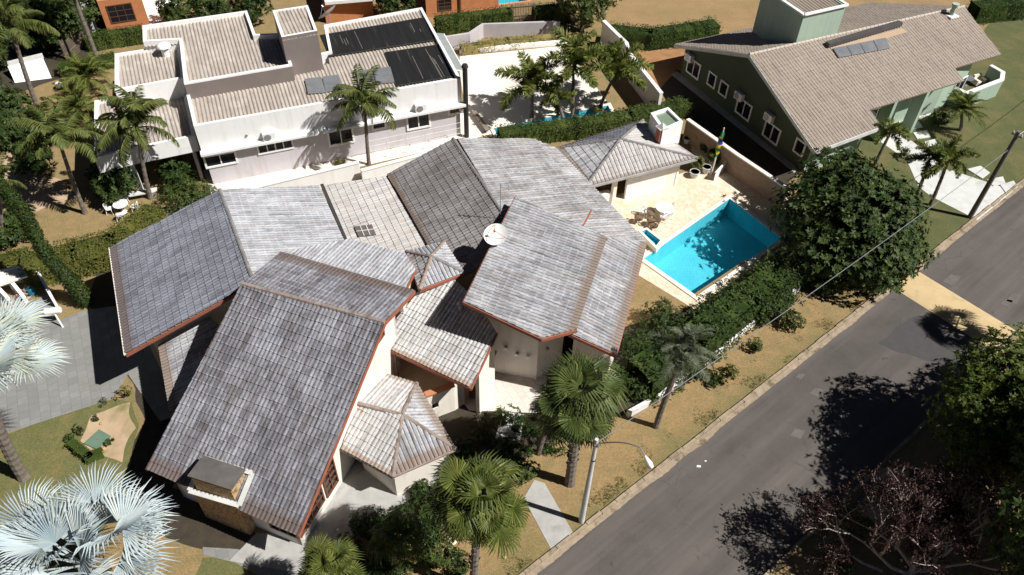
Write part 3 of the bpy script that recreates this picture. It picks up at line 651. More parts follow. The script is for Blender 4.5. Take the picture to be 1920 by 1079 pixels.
# olive awning board and brown gate by the patio
q = [W(917, 653, 3.0), W(932, 659, 3.0), W(910, 713, 2.3), W(893, 706, 2.3)]; nn = (q[1]-q[0]).cross(q[3]-q[0]).normalized()
m = MB(); m.extr(q, nn*.05); m.build('awning', pm('olive_board', (.42, .38, .2), (.36, .32, .17), 1.5, .7), house)
a, b = W(880, 747), W(901, 747); m = MB(); m.extr([a, b, b+Vector((0, 0, 2.0)), a+Vector((0, 0, 2.0))], (.0, .06, 0)); m.build('gate', M['timber'], house)
# porch walls
pc = [W(641, 931), W(656, 912), W(756, 927), W(836, 848)]
Ci = Vector((C_.x, C_.y, 0)); Bi = Vector((B.x, B.y, 0)); Di = Vector((D_.x, D_.y, 0)); Ai = Vector((A.x, A.y, 0)); Ei = Vector((E_.x, E_.y, 0)); cen = (Ai+Bi+Ci+Di+Ei)/5
ins = lambda p, k=.12: p+(cen-p)*k
for a, b in ((ins(Ci), ins(Bi)), (ins(Bi), ins(Ai)), (ins(Di, .3), ins(Ci))):
    wall_top(a, b, lambda x, y: 2.42, inward=cen).build('wall', cw, house)
sheet('porch_floor', [(600, 1000), (690, 870), (760, 930), (650, 985)], M['concrete'], .024)
# ------------------------------------------------------------------ small fittings shared by the houses
def inset(q, t):
    n = len(q); area = sum(q[i][0]*q[(i+1) % n][1]-q[(i+1) % n][0]*q[i][1] for i in range(n)); sg = 1 if area > 0 else -1; out = []
    for i in range(n):
        p0, p1_, p2_ = (Vector((q[(i+k) % n][0], q[(i+k) % n][1], 0)) for k in (-1, 0, 1))
        d1 = (p1_-p0).normalized(); d2 = (p2_-p1_).normalized(); n1 = Vector((-d1.y, d1.x, 0))*sg; n2 = Vector((-d2.y, d2.x, 0))*sg
        b = n1+n2; k = t/max(.3, b.dot(n1)); out.append(p1_+b*k)
    return out
def ring(m, q, z0, z1, t, depth, mi=0, mo=0):
    i_ = inset(q, t); n = len(q)
    for k in range(n):
        a, b = q[k], q[(k+1) % n]; c, d = i_[k], i_[(k+1) % n]
        v = lambda p, z: (p[0], p[1], z)
        m.face([v(a, z0), v(b, z0), v(b, z1), v(a, z1)], mo); m.face([v(a, z1), v(b, z1), v(d, z1), v(c, z1)], mi); m.face([v(c, z1), v(d, z1), v(d, z1-depth), v(c, z1-depth)], mi)
    m.face([(p[0], p[1], z1-depth) for p in i_], mi); m.face([(p[0], p[1], z0) for p in q], mo)
    return i_
def corr_roof(parent, q, z, e, mat, slope=0.0, pitch=.27, conv=None):
    """corrugated sheets laid inside a parapet; e = the edge they drain to, conv = convex pieces of the outline"""
    a, b = Vector((q[e[0]][0], q[e[0]][1], 0)), Vector((q[e[1]][0], q[e[1]][1], 0)); d = (b-a).normalized(); nr = Vector((-d.y, d.x, 0)); c = sum((Vector((p[0], p[1], 0)) for p in q), Vector())/len(q)
    if nr.dot(c-a) < 0: nr = -nr
    up = lambda p: Vector((p[0], p[1], z+slope*(Vector((p[0], p[1], 0))-a).dot(nr)))
    bm = bmesh.new()
    for cq in (conv or [q]):
        b2, n = tile_mesh([up(p) for p in cq], up(a), up(b), pitch, 2.4, .085, .012, 'corr'); tm = bpy.data.meshes.new('t'); b2.to_mesh(tm); b2.free(); bm.from_mesh(tm); bpy.data.meshes.remove(tm)
    bmesh.ops.translate(bm, verts=bm.verts, vec=-ORG[parent.name])
    me = bpy.data.meshes.new('roof'); bm.to_mesh(me); bm.free(); me.materials.append(mat); return link('roof', me, parent), Pl(up(a), up(b), up(a+nr*3))
AC0 = None
def ac_unit(loc, rz, label, sc=1.0):
    global AC0
    if AC0 is None:
        AC0 = thing('ac_unit', label, 'air conditioner', loc, 'air conditioner outdoor units on the house walls'); AC0.rotation_euler = (0, 0, rz)
        o = Vector(loc)
        m = MB(); m.box(o, .85, .36, .62); m.build('casing', M['plastic'], AC0)
        m = MB(); m.tube([o+Vector((-.12, -.182, .31)), o+Vector((-.12, -.21, .31))], .25, 16); m.build('fan_grille', M['metal'], AC0)
        for x in (-.3, .3): m = MB(); m.bar(o+Vector((x, -.18, -.02)), o+Vector((x, .2, -.02)), .04, .04); m.build('bracket', M['metal'], AC0)
        return AC0
    return dup(AC0, loc, rz, label, sc)
# ------------------------------------------------------------------ the white house
wh = thing('white_house', 'flat roofed white house with parapets hiding ribbed cement roof sheets', 'house', W(620, 260))
def corr_mat():
    m, t, b = new_mat('cement_roof_sheet'); p = pos(t); uv = N(t, 'ShaderNodeUVMap').outputs[0]
    mp = N(t, 'ShaderNodeMapping'); mp.inputs['Scale'].default_value = (3.7, .35, 1); L(t, uv, mp.inputs[0])
    col = ramp(t, nz(t, mp.outputs[0], 1, 4, .6), [(.3, (.3, .255, .215)), (.7, (.47, .415, .36))])
    col = mix(t, ramp(t, nz(t, p, .9, 5, .7), [(.5, 0.), (.72, .7)]), col, (.56, .5, .44)); col = mix(t, ramp(t, nz(t, p, 2.2, 5, .7), [(.55, 0.), (.75, .7)]), col, (.2, .17, .145))
    L(t, col, b.inputs['Base Color']); b.inputs['Roughness'].default_value = .9; return m
M['corr'] = corr_mat()
def block(px, z, z0, depth, drain, wallmat=None, slope=0.03, conv=None):
    q = [W(x, y, z) for x, y in px]; m = MB(); ring(m, q, z0, z, .22, depth+.35); m.build('wall', wallmat or M['white'], wh)
    return corr_roof(wh, q, z-depth, drain, M['corr'], slope, conv=[[(lambda p, g: g+(p-g)*.982)(W(x, y, z), sum(q, Vector())/len(q)) for x, y in c] for c in conv] if conv else [[(lambda p, g: g+(p-g)*.97)(p, sum(q, Vector())/len(q)) for p in q]])
# main front volume
_, wp = block([(363, 237), (864, 147), (791, 14), (607, 47), (617, 96), (345, 158)], 5.1, 3.0, .55, (0, 1), slope=.03, conv=[[(363, 237), (864, 147), (827, 80), (617, 112), (345, 160)], [(617, 112), (827, 80), (791, 14), (607, 47)]])
block([(267, 48), (463, 20), (479, 64), (528, 62), (548, 122), (345, 157), (336, 74), (268, 78)], 6.0, 3.2, .6, (5, 4), slope=.03, conv=[[(336, 72), (479, 62), (495, 131), (345, 157)], [(479, 64), (528, 62), (548, 122), (495, 131)], [(267, 48), (463, 20), (479, 62), (268, 80)]])
block([(215, 101), (272, 92), (336, 82), (345, 146), (215, 170)], 5.3, 0, .5, (4, 3), slope=.05)
block([(177, 189), (216, 181), (345, 157), (366, 255), (235, 282), (176, 297)], 4.0, 2.75, .55, (5, 3), slope=.04)
q = [W(x, y, 7.9) for x, y in ((511, 20), (577, 10), (595, 58), (528, 70))]; m = MB(); ring(m, q, 4.2, 7.9, .2, .5, 0, 1); m.build('tower', [M['white'], M['brownwall']], wh); corr_roof(wh, q, 7.6, (3, 2), M['corr'], .05)
a, b = W(345, 157, 6.0), W(548, 122, 6.0); d = b-a; nr = Vector((d.y, -d.x, 0)).normalized()
m = MB(); m.extr([Vector((p.x, p.y, z))+nr*.004 for p, z in ((a, 4.6), (b, 4.6), (b, 5.88), (a, 5.88))], nr*.02); m.build('fascia_band', M['brownwall'], wh)
q4 = [W(x, y, 4.0) for x, y in ((177, 189), (216, 181), (345, 157), (366, 255), (235, 282), (176, 297))]; c4q = sum(q4, Vector())/6; i4 = inset([tuple(p[:2]) for p in q4], .35)
for a_, b_ in ((0, 1), (1, 2), (2, 3)): wall_top(i4[a_], i4[b_], lambda x, y: 2.76, inward=c4q).build('wall', M['lilac'], wh)
for k in (4, 5): m = MB(); m.box(Vector((i4[k].x, i4[k].y, 0)), .3, .3, 2.75, R(22)); m.build('column', M['white'], wh)
# recessed lower storey with ledge
s0, s1 = W(380, 305), W(876, 257); wd_ = (s1-s0).normalized()
f0, f1 = W(363, 237, 5.1), W(864, 147, 5.1); f0.z = f1.z = 0; fdv = (f1-f0).normalized(); fn = Vector((fdv.y, -fdv.x, 0))
bk0, bk1 = W(345, 158, 5.1), W(791, 14, 5.1)
m = MB(); m.prism([tuple((f0-fn*.12+fdv*.1)[:2]), tuple((f1-fn*.12-fdv*.1)[:2]), (bk1.x-.15, bk1.y-.15), (bk0.x+.3, bk0.y-.3)], 0, 2.98); m.build('wall', M['lilac'], wh)
L0, L1 = W(372, 289, 3.2), W(880, 193, 3.2); L0.z = L1.z = 0
m = MB(); a = f0+fn*.0; ew = .5; m.prism([tuple(p[:2]) for p in (f0+fn*ew-fdv*.1, f1+fn*ew+fdv*.2, f1+fdv*.2-fn*.02, f0-fn*.02-fdv*.1)], 2.9, 3.08); m.build('ledge', M['white'], wh)
vl = VW(f0-fn*.12, f1-fn*.12)
for p, q, c in (((487, 287), (545, 262), 4), ((389, 313), (438, 285), 2), ((620, 272), (658, 240), 2), ((700, 241), (720, 227), 1), ((766, 242), (803, 213), 2), ((843, 211), (860, 199), 1)):
    u0, z0_ = vl.px(*p); u1, z1_ = vl.px(*q); z1_ = min(z1_, 2.72); window(wh, vl, u0, min(z0_, z1_-.5), u1, z1_, M['white'], M['glass'], cols=c, fw=.13, dp=.09)
vu = VW(f0, f1)
for (x, y) in ((462, 254), (498, 250)):
    u, z = vu.px(x, y); m = MB(); m.tube([vu.pt(u, z, .002), vu.pt(u, z, .09)], .09, 10); m.build('wall_vent', M['metal'], wh)
for (x, y), lb in (((502, 247), 'white air conditioner on the white house ledge over the four pane window'), ((787, 193), 'white air conditioner on the white house ledge near its right end')):
    u, z = vu.px(x, y); p = vu.pt(u, 3.09, .22); ac_unit(p, math.atan2(fdv.y, fdv.x), lb)
# black flue at the corner
fb = W(875, 257); m = MB(); m.tube([fb+Vector((0, 0, -.0)), fb+Vector((0, 0, 6.1))], .19, 12); m.build('flue', M['black'], wh); m = MB(); m.tube([fb+Vector((0, 0, 6.1)), fb+Vector((0, 0, 6.3))], [.27, .2], 12); m.build('flue_cowl', M['black'], wh)
# aerials dishes and vents on the roof
p = W(305, 90, 6.2); d_ = thing('roof_vent_dome', 'round white dome vent on the small white parapet roof', 'vent', W(310, 98, 5.35)); m = MB(); o = ORG[d_.name]; m.tube([o+Vector((0, 0, -.7)), o+Vector((0, 0, .45))], .28, 12); m.build('pipe', M['white'], d_); m = MB(); m.dome(o+Vector((0, 0, .45)), .52, .3); m.build('dome', M['white'], d_)
# glazed pergola on the right side
a, b = W(864, 147, 5.3), W(791, 14, 5.3); a.z = b.z = 4.2; dd = (b-a).normalized(); nn = Vector((dd.y, -dd.x, 0)); pa = a+dd*3.2; pb = a+dd*9.2
pg = thing('glass_canopy', 'white framed glass canopy fixed along the white house side wall', 'canopy', pa)
m = MB(); ln = (pb-pa).length
for k in (0, 1): m.bar(pa+nn*(.06+1.1*k)+Vector((0, 0, -.25*k)), pb+nn*(.06+1.1*k)+Vector((0, 0, -.25*k)), .1, .1)
for i in range(7): p_ = pa+dd*ln*i/6; m.bar(p_+nn*.1, p_+nn*1.1+Vector((0, 0, -.25)), .1, .08)
m.build('frame', M['plastic'], pg)
m = MB(); m.extr([pa+nn*.1+Vector((0, 0, .06)), pb+nn*.1+Vector((0, 0, .06)), pb+nn*1.12+Vector((0, 0, -.19)), pa+nn*1.12+Vector((0, 0, -.19))], (0, 0, .015)); m.build('glazing', pm('frosted_glass', (.3, .32, .3), (.24, .26, .25), 2, .15), pg)
# black pool heating mats and glass collectors on the ribbed roof
def matm():
    m, t, b = new_mat('heating_mat'); p = pos(t); col = ramp(t, nz(t, rotmap(t, p, R(111), .2, 2.6), 1.3, 4, .6), [(.35, (.007, .007, .007)), (.62, (.014, .013, .013)), (.78, (.075, .066, .06))]); L(t, col, b.inputs['Base Color']); b.inputs['Roughness'].default_value = .6; return m
M['mat'] = matm()
for px, lb in (([(600, 71), (802, 36), (825, 78), (617, 110)], 'long black pool heating mat on the back of the ribbed roof'), ([(722, 103), (824, 88), (862, 146), (744, 165)], 'black pool heating mat at the front right corner of the ribbed roof')):
    q = [wp.on(*c)+Vector((0, 0, .12)) for c in px]; t_ = thing('heating_mat', lb, 'solar mat', sum(q, Vector())/4, 'black solar heating mats on the white house'); m = MB(); m.extr(q, (0, 0, .035)); mo = m.build('mat', M['mat'], t_)
    m = MB()
    for k in (0, 1): m.tube([q[0].lerp(q[1], .01) if k == 0 else q[3], q[1] if k == 0 else q[2]], .045, 8)
    a_, b_ = q[0]+Vector((0, 0, .06)), q[1]+Vector((0, 0, .06)); m = MB(); m.tube([a_, b_], .045, 8); m.build('pipe', M['black'], t_)
    m = MB(); m.tube([q[3]+Vector((0, 0, .06)), q[2]+Vector((0, 0, .06))], .045, 8); m.build('pipe', M['black'], t_)
    for k in range(6):
        f = rnd.uniform(.06, .94); g0, g1 = sorted((rnd.uniform(.05, .5), rnd.uniform(.5, .98))); lo = q[0].lerp(q[1], f); hi = q[3].lerp(q[2], f); m = MB(); m.bar(lo.lerp(hi, g0)+Vector((0, 0, .042)), lo.lerp(hi, g1)+Vector((0, 0, .042)), .025, .012); m.build('strap', pm('grey_strap', (.28, .25, .23), None) if 'strap_m' not in M else M['strap_m'], t_); M['strap_m'] = bpy.data.materials.get('grey_strap')
M['collector'] = pm('collector_glass', (.14, .15, .16), (.2, .205, .21), 1.5, .12)
for i, (x0, y0, x1, y1) in enumerate([(572, 153, 603, 149), (605, 149, 634, 145), (668, 139, 697, 134), (700, 134, 732, 130)]):
    q = [wp.on(x0, y0), wp.on(x1, y1), wp.on(x1+8, y1+28), wp.on(x0+6, y0+27)]; q = [p+Vector((0, 0, .14)) for p in q]; t_ = thing('solar_collector', ['leftmost of four grey glass solar collectors behind the palm on the ribbed roof', 'second from left of four grey glass solar collectors behind the palm', 'third from left of four grey glass solar collectors behind the palm', 'rightmost of four grey glass solar collectors, beside the black mat'][i], 'solar panel', sum(q, Vector())/4, 'glass solar collectors on the white house roof')
    m = MB(); m.extr(q, (0, 0, .08)); m.build('frame', M['metal'], t_); c_ = sum(q, Vector())/4; m = MB(); m.extr([c_+(p-c_)*.93+Vector((0, 0, .083)) for p in q], (0, 0, .012)); m.build('glass', M['collector'], t_)
# railing before the side yard
ra_, rb_ = W(692, 303), W(868, 266)
rl = thing('yard_railing', 'white slim horizontal bar railing along the white house yard', 'railing', ra_)
for k in range(6): p_ = ra_.lerp(rb_, k/5); m = MB(); m.bar(p_, p_+Vector((0, 0, 1.75)), .035, .035); m.build('post', M['plastic'], rl)
for k in range(4): m = MB(); z_ = .35+k*.48; m.bar(ra_+Vector((0, 0, z_)), rb_+Vector((0, 0, z_)), .022, .022); m.build('rail', M['plastic'], rl)
# boundary walls: each a thing of its own
def garden_wall(name, label, px, h, t, mat, cap=None, capmat=None, h2=None, top=False):
    pts = [W(x, y, h if top else 0) for x, y in px]; pts = [Vector((p.x, p.y, 0)) for p in pts]; m = MB(); mc = MB()
    q = []
    L_, R_ = [], []
    for i, p in enumerate(pts):
        d0 = (p-pts[i-1]).normalized() if i else (pts[1]-p).normalized(); d1 = (pts[i+1]-p).normalized() if i < len(pts)-1 else d0
        b = (d0+d1).normalized(); nn_ = Vector((-b.y, b.x, 0)); L_.append(p+nn_*t/2); R_.append(p-nn_*t/2)
    m.prism([tuple(p[:2]) for p in L_+R_[::-1]], 0, h)
    if not cap: return m.build(name, mat, None, label, 'wall')
    root = thing(name, label, 'wall', pts[0]); m.build('wall_body', mat, root)
    cc_ = [];
    k_ = (t+.08)/t
    m2 = MB(); mid = lambda a, b, f: a.lerp(b, .5)+(a-b)*.5*f
    m2.prism([tuple(mid(a, b, k_)[:2]) for a, b in zip(L_, R_)]+[tuple(mid(b, a, k_)[:2]) for a, b in list(zip(L_, R_))[::-1]], h+.003, h+cap); m2.build('coping', capmat or mat, root); return root
garden_wall('boundary_wall', 'white boundary wall stretch beyond the pale tiled roof, ending at the palm', [(395, 371), (440, 362), (500, 347), (673, 305)], 1.4, .22, M['white'], .08, M['white'], top=True)
garden_wall('boundary_wall', 'white boundary wall stretch between the palm and the black flue', [(677, 321), (790, 291), (868, 264)], 1.1, .22, M['white'], .08, M['white'], top=True)
garden_wall('block_wall', 'tan block wall with pale coping behind the pool terrace', [(1289, 225), (1382, 291), (1476, 354)], 1.75, .24, M['brickwall'], .1, M['cream'], top=True)
garden_wall('terrace_wall', 'low white wall with peeling paint along the dry verge hedge', [(1178, 772), (1240, 738), (1330, 668), (1405, 608), (1500, 535)], .5, .2, pm('peeling_white', (.75, .73, .7), (.66, .64, .6), 1.5, .85, .2, 20, (.16, .14, .12), 1.1, (.55, .62)), top=True)
garden_wall('side_wall', 'tall pale diagonal wall beside the bare orange lot', [(1132, 40), (1175, 82), (1178, 98), (1240, 176)], 2.2, .25, M['cream'], .08, M['white'], top=True)
garden_wall('retaining_wall', 'lilac grey retaining wall behind the flower bed', [(815, 72), (880, 62), (905, 45), (1050, 40)], 1.3, .25, pm('lilac_wall', (.42, .39, .4), (.5, .46, .46), .8, .9), top=True)
garden_wall('patio_wall', 'low white wall edging the back of the white patio', [(862, 102), (960, 92), (1062, 84)], .45, .25, M['white'])
# ------------------------------------------------------------------ the pool pavilion
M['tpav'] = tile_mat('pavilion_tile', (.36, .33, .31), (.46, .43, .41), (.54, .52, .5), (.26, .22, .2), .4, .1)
pv = thing('pool_pavilion', 'white pool pavilion under a pale hipped tile roof', 'pavilion', W(1190, 360))
Ep = [W(1042, 280, 2.7), W(1098, 351, 2.7), W(1307, 297, 2.7), W(1205, 227, 2.7)]; pk = W(1163, 262, 4.05); pk2 = W(1232, 244, 4.0)
kp = dict(fmat=M['concrete'], rmat=M['ridge_grey'])
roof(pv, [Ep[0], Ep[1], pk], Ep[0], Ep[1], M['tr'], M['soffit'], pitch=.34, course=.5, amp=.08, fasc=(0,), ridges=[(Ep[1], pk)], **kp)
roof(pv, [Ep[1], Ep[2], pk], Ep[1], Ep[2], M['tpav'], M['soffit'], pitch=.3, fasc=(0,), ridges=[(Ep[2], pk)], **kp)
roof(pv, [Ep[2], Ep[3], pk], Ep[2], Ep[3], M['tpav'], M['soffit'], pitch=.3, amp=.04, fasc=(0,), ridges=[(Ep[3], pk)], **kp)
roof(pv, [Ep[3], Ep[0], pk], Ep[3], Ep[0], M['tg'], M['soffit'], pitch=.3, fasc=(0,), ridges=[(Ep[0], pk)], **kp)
gq = inset([tuple(p[:2]) for p in Ep], .65)
def seg_wall(a, b, f0, f1, h, mat, name='wall', t=.2):
    p, q = a.lerp(b, f0), a.lerp(b, f1); return wall_top(p, q, lambda x, y: h, t=t, inward=sum(gq, Vector())/4).build(name, mat, pv)
seg_wall(gq[1], gq[2], .42, .86, 2.6, M['white']); seg_wall(gq[1], gq[2], .86, 1, 2.6, M['cream']); seg_wall(gq[2], gq[3], 0, 1, 2.6, M['white']); seg_wall(gq[3], gq[0], 0, 1, 2.6, M['cream']); seg_wall(gq[0], gq[1], 0, .7, 2.6, M['cream'])
for f in (.02, .28): p = gq[1].lerp(gq[2], f); m = MB(); m.box(p, .28, .28, 2.6, R(29)); m.build('column', M['cream'], pv)
seg_wall(gq[1], gq[2], .03, .26, .9, M['white'], 'counter', .5)
tk = [W(x, y, 4.45) for x, y in ((1220, 212), (1253, 201), (1281, 228), (1243, 245))]
wt_ = thing('water_tank_box', 'square white rooftop tank enclosure with a sunken green glass top', 'tank', W(1250, 240, 2.4))
m = MB(); ring(m, [tuple(p[:2]) for p in tk], 2.6, 4.45, .22, .25); m.build('enclosure', M['white'], wt_)
m = MB(); m.extr([Vector((p.x, p.y, 4.23)) for p in inset([tuple(p[:2]) for p in tk], .24)], (0, 0, .03)); m.build('cover', pm('green_glass', (.2, .26, .19), (.16, .22, .16), 1, .2), wt_)
bc = W(1237, 262, 3.45); m = MB(); m.box(bc, .55, .45, 1.0, R(29)); ch = m.build('chimney', M['redbrick'], pv); m = MB(); o = bc+Vector((0, 0, 1.003)); m.box(o, .72, .62, .06, R(29)); m.tube([o+Vector((0, 0, .06)), o+Vector((0, 0, .4))], [.42, .03], 4); m.build('chimney_cap', M['concrete_pale'], ch)
# ------------------------------------------------------------------ the green house
gh = thing('green_house', 'large sage green house under a wide beige tiled gable roof', 'house', W(1600, 200))
M['tgreen'] = tile_mat('beige_roof_tile', (.25, .205, .168), (.315, .264, .217), (.37, .313, .26), (.22, .18, .148), .3, .05, .28, .4)
rz_ = 5.9; g1 = W(1405, 103, rz_); g2 = W(1807, 13, rz_); rdir = (g2-g1).normalized()
ze = zperp(1528, 283, g1, rdir); zl = zperp(1265, 84, g1, rdir)
ze = min(max(ze, 1.6), 3.6); zl = min(max(zl, 2.2), 3.8); pass
pm_ = Pl(g1, g2, W(1528, 283, ze)); pl_ = Pl(g1, g2, W(1265, 84, zl))
kg = dict(fmat=M['concrete_pale'], rmat=pm('beige_ridge', (.5, .43, .37), (.42, .36, .31), 2, .9))
G_ = lambda pl, *c: pl.on(*c)
e = [G_(pm_, *c) for c in ((1405, 103), (1528, 284), (1653, 238), (1637, 205), (1773, 163), (1808, 152), (1793, 128), (1877, 103), (1807, 13))]
# split along the slope into convex strips
def cutpt(p):   # point on the ridge straight above p
    return g1+rdir*((p-g1).dot(rdir))
k1, k2 = cutpt(e[2]), cutpt(e[5])
onl = lambda p, a, b: a+(b-a)*((p-a).dot(b-a)/(b-a).length_squared)
e[3] = onl(e[3], e[2], k1); e[6] = onl(e[6], e[5], k2)
roof(gh, [e[0], e[1], e[2], k1], e[1], e[2], M['tgreen'], M['soffit'], pitch=.28, course=.4, amp=.05, fasc=(0, 1), ridges=[(g1, g2)], extra=[[k1, e[3], e[5], k2], [k2, e[6], e[7], e[8]]], fh=.3, **kg)
lv = pl_.on(1265, 84); lv2 = lv+(g2-g1); roof(gh, [g1, lv, lv2, g2], lv, lv2, M['tgreen'], M['soffit'], pitch=.28, course=.4, amp=.05, fasc=(0, 1), fh=.3, **kg)
wa = W(1276, 140); wb = W(1505, 324); gwd = (wb-wa).normalized(); zg = lambda x, y: min(pm_.z(x, y), pl_.z(x, y))-.14
wall_top(wa, wb, zg, inward=W(1600, 150)).build('wall', M['sage_shade'], gh)
vg = VW(wa, wb); u_, z_ = vg.px(1405, 103)
for p, q, c in (((1289, 138), (1313, 118), 2), ((1329, 160), (1342, 140), 1), ((1351, 178), (1364, 156), 1), ((1382, 213), (1408, 196), 2), ((1430, 260), (1465, 238), 2), ((1490, 288), (1510, 265), 1)):
    u0, z0_ = vg.px(*p); u1, z1_ = vg.px(*q); cu, cz = (u0+u1)/2, None
    wd2 = 1.5 if c == 2 else .8; cm = vg.px((p[0]+q[0])/2, (p[1]+q[1])/2); h2 = .6 if c == 2 else .5
    window(gh, vg, cm[0]-wd2/2, max(.5, cm[1]-h2), cm[0]+wd2/2, max(.5, cm[1]-h2)+2*h2, M['white'], M['glass'], cols=c, fw=.13, dp=.08)
for (x, y), lb in (((1297, 107), 'air conditioner above the farthest window of the shaded green gable wall'), ((1391, 179), 'air conditioner above the middle wide window of the shaded green gable wall'), ((1447, 219), 'air conditioner above the nearest wide window of the shaded green gable wall')):
    u, z = vg.px(x, y); ac_unit(vg.pt(u, z-.3, .26), math.atan2(-vg.n.x, vg.n.y)+math.pi, lb)
# right-hand walls under the long eave
def gwall(p, q, mat, zt=None): wall_top(p, q, zt or zg, inward=W(1600, 100)).build('wall', mat, gh)
ins_ = -Vector((rdir.y, -rdir.x, 0))
fl_ = lambda v: Vector((v.x, v.y, 0))
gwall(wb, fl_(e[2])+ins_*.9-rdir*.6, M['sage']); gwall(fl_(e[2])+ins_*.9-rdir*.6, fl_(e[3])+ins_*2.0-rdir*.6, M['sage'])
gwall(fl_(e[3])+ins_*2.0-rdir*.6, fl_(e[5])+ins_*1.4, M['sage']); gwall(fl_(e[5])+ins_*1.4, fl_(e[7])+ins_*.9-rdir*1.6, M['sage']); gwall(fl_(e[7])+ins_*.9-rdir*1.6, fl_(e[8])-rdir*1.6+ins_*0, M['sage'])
for f in (.28, .62): p = (fl_(e[3])+ins_*.5).lerp(fl_(e[5])+ins_*.5, f); m = MB(); m.box(p, .3, 1.0, max(1.2, pm_.z(p.x, p.y)-.16), math.atan2(rdir.y, rdir.x)); m.build('pier', M['sage'], gh)
vr = VW(fl_(e[3])+ins_*2.0-rdir*.6, fl_(e[5])+ins_*1.4); window(gh, vr, 3.2, .8, 4.8, 1.9, M['white'], M['glass'], cols=2, fw=.1)
vr2 = VW(fl_(e[5])+ins_*1.4, fl_(e[7])+ins_*.9-rdir*1.6); window(gh, vr2, 2.2, .9, 3.8, 2.1, M['white'], M['glass'], cols=2, fw=.1)
# tower on the ridge
tb = W(1493, 79, rz_+.05); tzt = zfor(tb.x, tb.y, 28); tzt = min(max(tzt, 7.5), 9.5)
t1_ = W(1508, 28, tzt); t2_ = W(1587, 10, tzt); td_ = (t2_-t1_).normalized(); t2_ = t1_+td_*(t2_-t1_).length; tn_ = Vector((-td_.y, td_.x, 0)); t3_ = W(1425, -22, tzt); dep = max(3, (t3_-t1_).dot(tn_))
q = [t1_, t2_, t2_+tn_*dep, t1_+tn_*dep]; m = MB(); ring(m, [tuple(p[:2]) for p in q], 4.4, tzt, .22, .3); m.build('tower', M['sage'], gh)
m = MB(); qi = inset([tuple(p[:2]) for p in q], -.05); m2 = [Vector((p.x, p.y, 0)) for p in qi]
for i in range(4): a, b = m2[i], m2[(i+1) % 4]; m.bar(a+Vector((0, 0, tzt+.03)), b+Vector((0, 0, tzt+.03)), .26, .1)
m.build('coping', M['white'], gh); corr_roof(gh, [tuple(p[:2]) for p in q], tzt-.2, (0, 1), M['tgreen'], .05, .3)
# long skylight slot, collectors, chimney pipe on the beige roof
sl0, sl1 = pm_.on(1548, 88), pm_.on(1685, 48); m = MB(); m.bar(sl0+pm_.n*.25, sl1+pm_.n*.25, .45, .3); m.build('roof_monitor', pm('dark_monitor', (.06, .055, .055), (.09, .08, .075), 2, .5), gh)
q = [pm_.on(*c)+pm_.n*.07 for c in ((1556, 92), (1690, 54), (1700, 62), (1566, 104))]; m = MB(); m.extr(q, pm_.n*.02); m.build('roof_patch', pm('ochre_sheet', (.42, .3, .19), (.36, .26, .17), 1, .8), gh)
for i in range(4):
    f0_, f1_ = i/4+.008, (i+1)/4-.008; A4 = [(1559, 94), (1659, 74), (1668, 93), (1570, 111)]
    lp = lambda a, b, f: (a[0]+(b[0]-a[0])*f, a[1]+(b[1]-a[1])*f); c4_ = [lp(A4[0], A4[1], f0_), lp(A4[0], A4[1], f1_), lp(A4[3], A4[2], f1_), lp(A4[3], A4[2], f0_)]
    q = [pm_.on(*c)+pm_.n*.12 for c in c4_]; t_ = thing('solar_collector', ['leftmost', 'second from left', 'third from left', 'rightmost'][i]+' of the four bluish collectors in a row on the beige roof', 'solar panel', sum(q, Vector())/4, 'bluish solar collectors on the beige roof')
    m = MB(); m.extr(q, pm_.n*.08); m.build('frame', M['metal'], t_); c_ = sum(q, Vector())/4; m = MB(); m.extr([c_+(p-c_)*.93+pm_.n*.083 for p in q], pm_.n*.012); m.build('glass', M['collector'], t_)
p = pm_.on(1783, 30); m = MB(); m.tube([p, p+Vector((0, 0, .9))], .2, 10); m.tube([p+Vector((0, 0, .9)), p+Vector((0, 0, 1.05))], [.3, .3], 10); m.build('chimney_pipe', M['sage'], gh); m = MB(); m.box(p+Vector((0, 0, -.02)), .9, .9, .12, R(25)); m.build('flashing', M['white'], gh)
# walled terrace at the right end
tw0 = [W(x, y, 1.5) for x, y in ((1790, 166), (1812, 176), (1878, 151), (1880, 137), (1857, 124))]
tr_ = thing('terrace_wall', 'sage green terrace parapet wall with white coping on the lawn', 'wall', W(1850, 190)); m = MB(); mc = MB()
pp = [fl_(p) for p in tw0]; L_, R_ = [], []
for i, p in enumerate(pp):
    d0 = (p-pp[i-1]).normalized() if i else (pp[1]-p).normalized(); d1 = (pp[i+1]-p).normalized() if i < len(pp)-1 else d0
    b = (d0+d1).normalized(); nn_ = Vector((-b.y, b.x, 0)); k = .14/max(.5, nn_.dot(Vector((-d0.y, d0.x, 0)))); L_.append(p+nn_*k); R_.append(p-nn_*k)
m.prism([tuple(p[:2]) for p in L_+R_[::-1]], 0, 1.5); m.build('wall_body', M['sage'], tr_)
mc.prism([tuple(a.lerp(b, -.12)[:2]) for a, b in zip(L_, R_)]+[tuple(b.lerp(a, -.12)[:2]) for a, b in list(zip(L_, R_))[::-1]], 1.503, 1.6); mc.build('coping', M['white'], tr_)
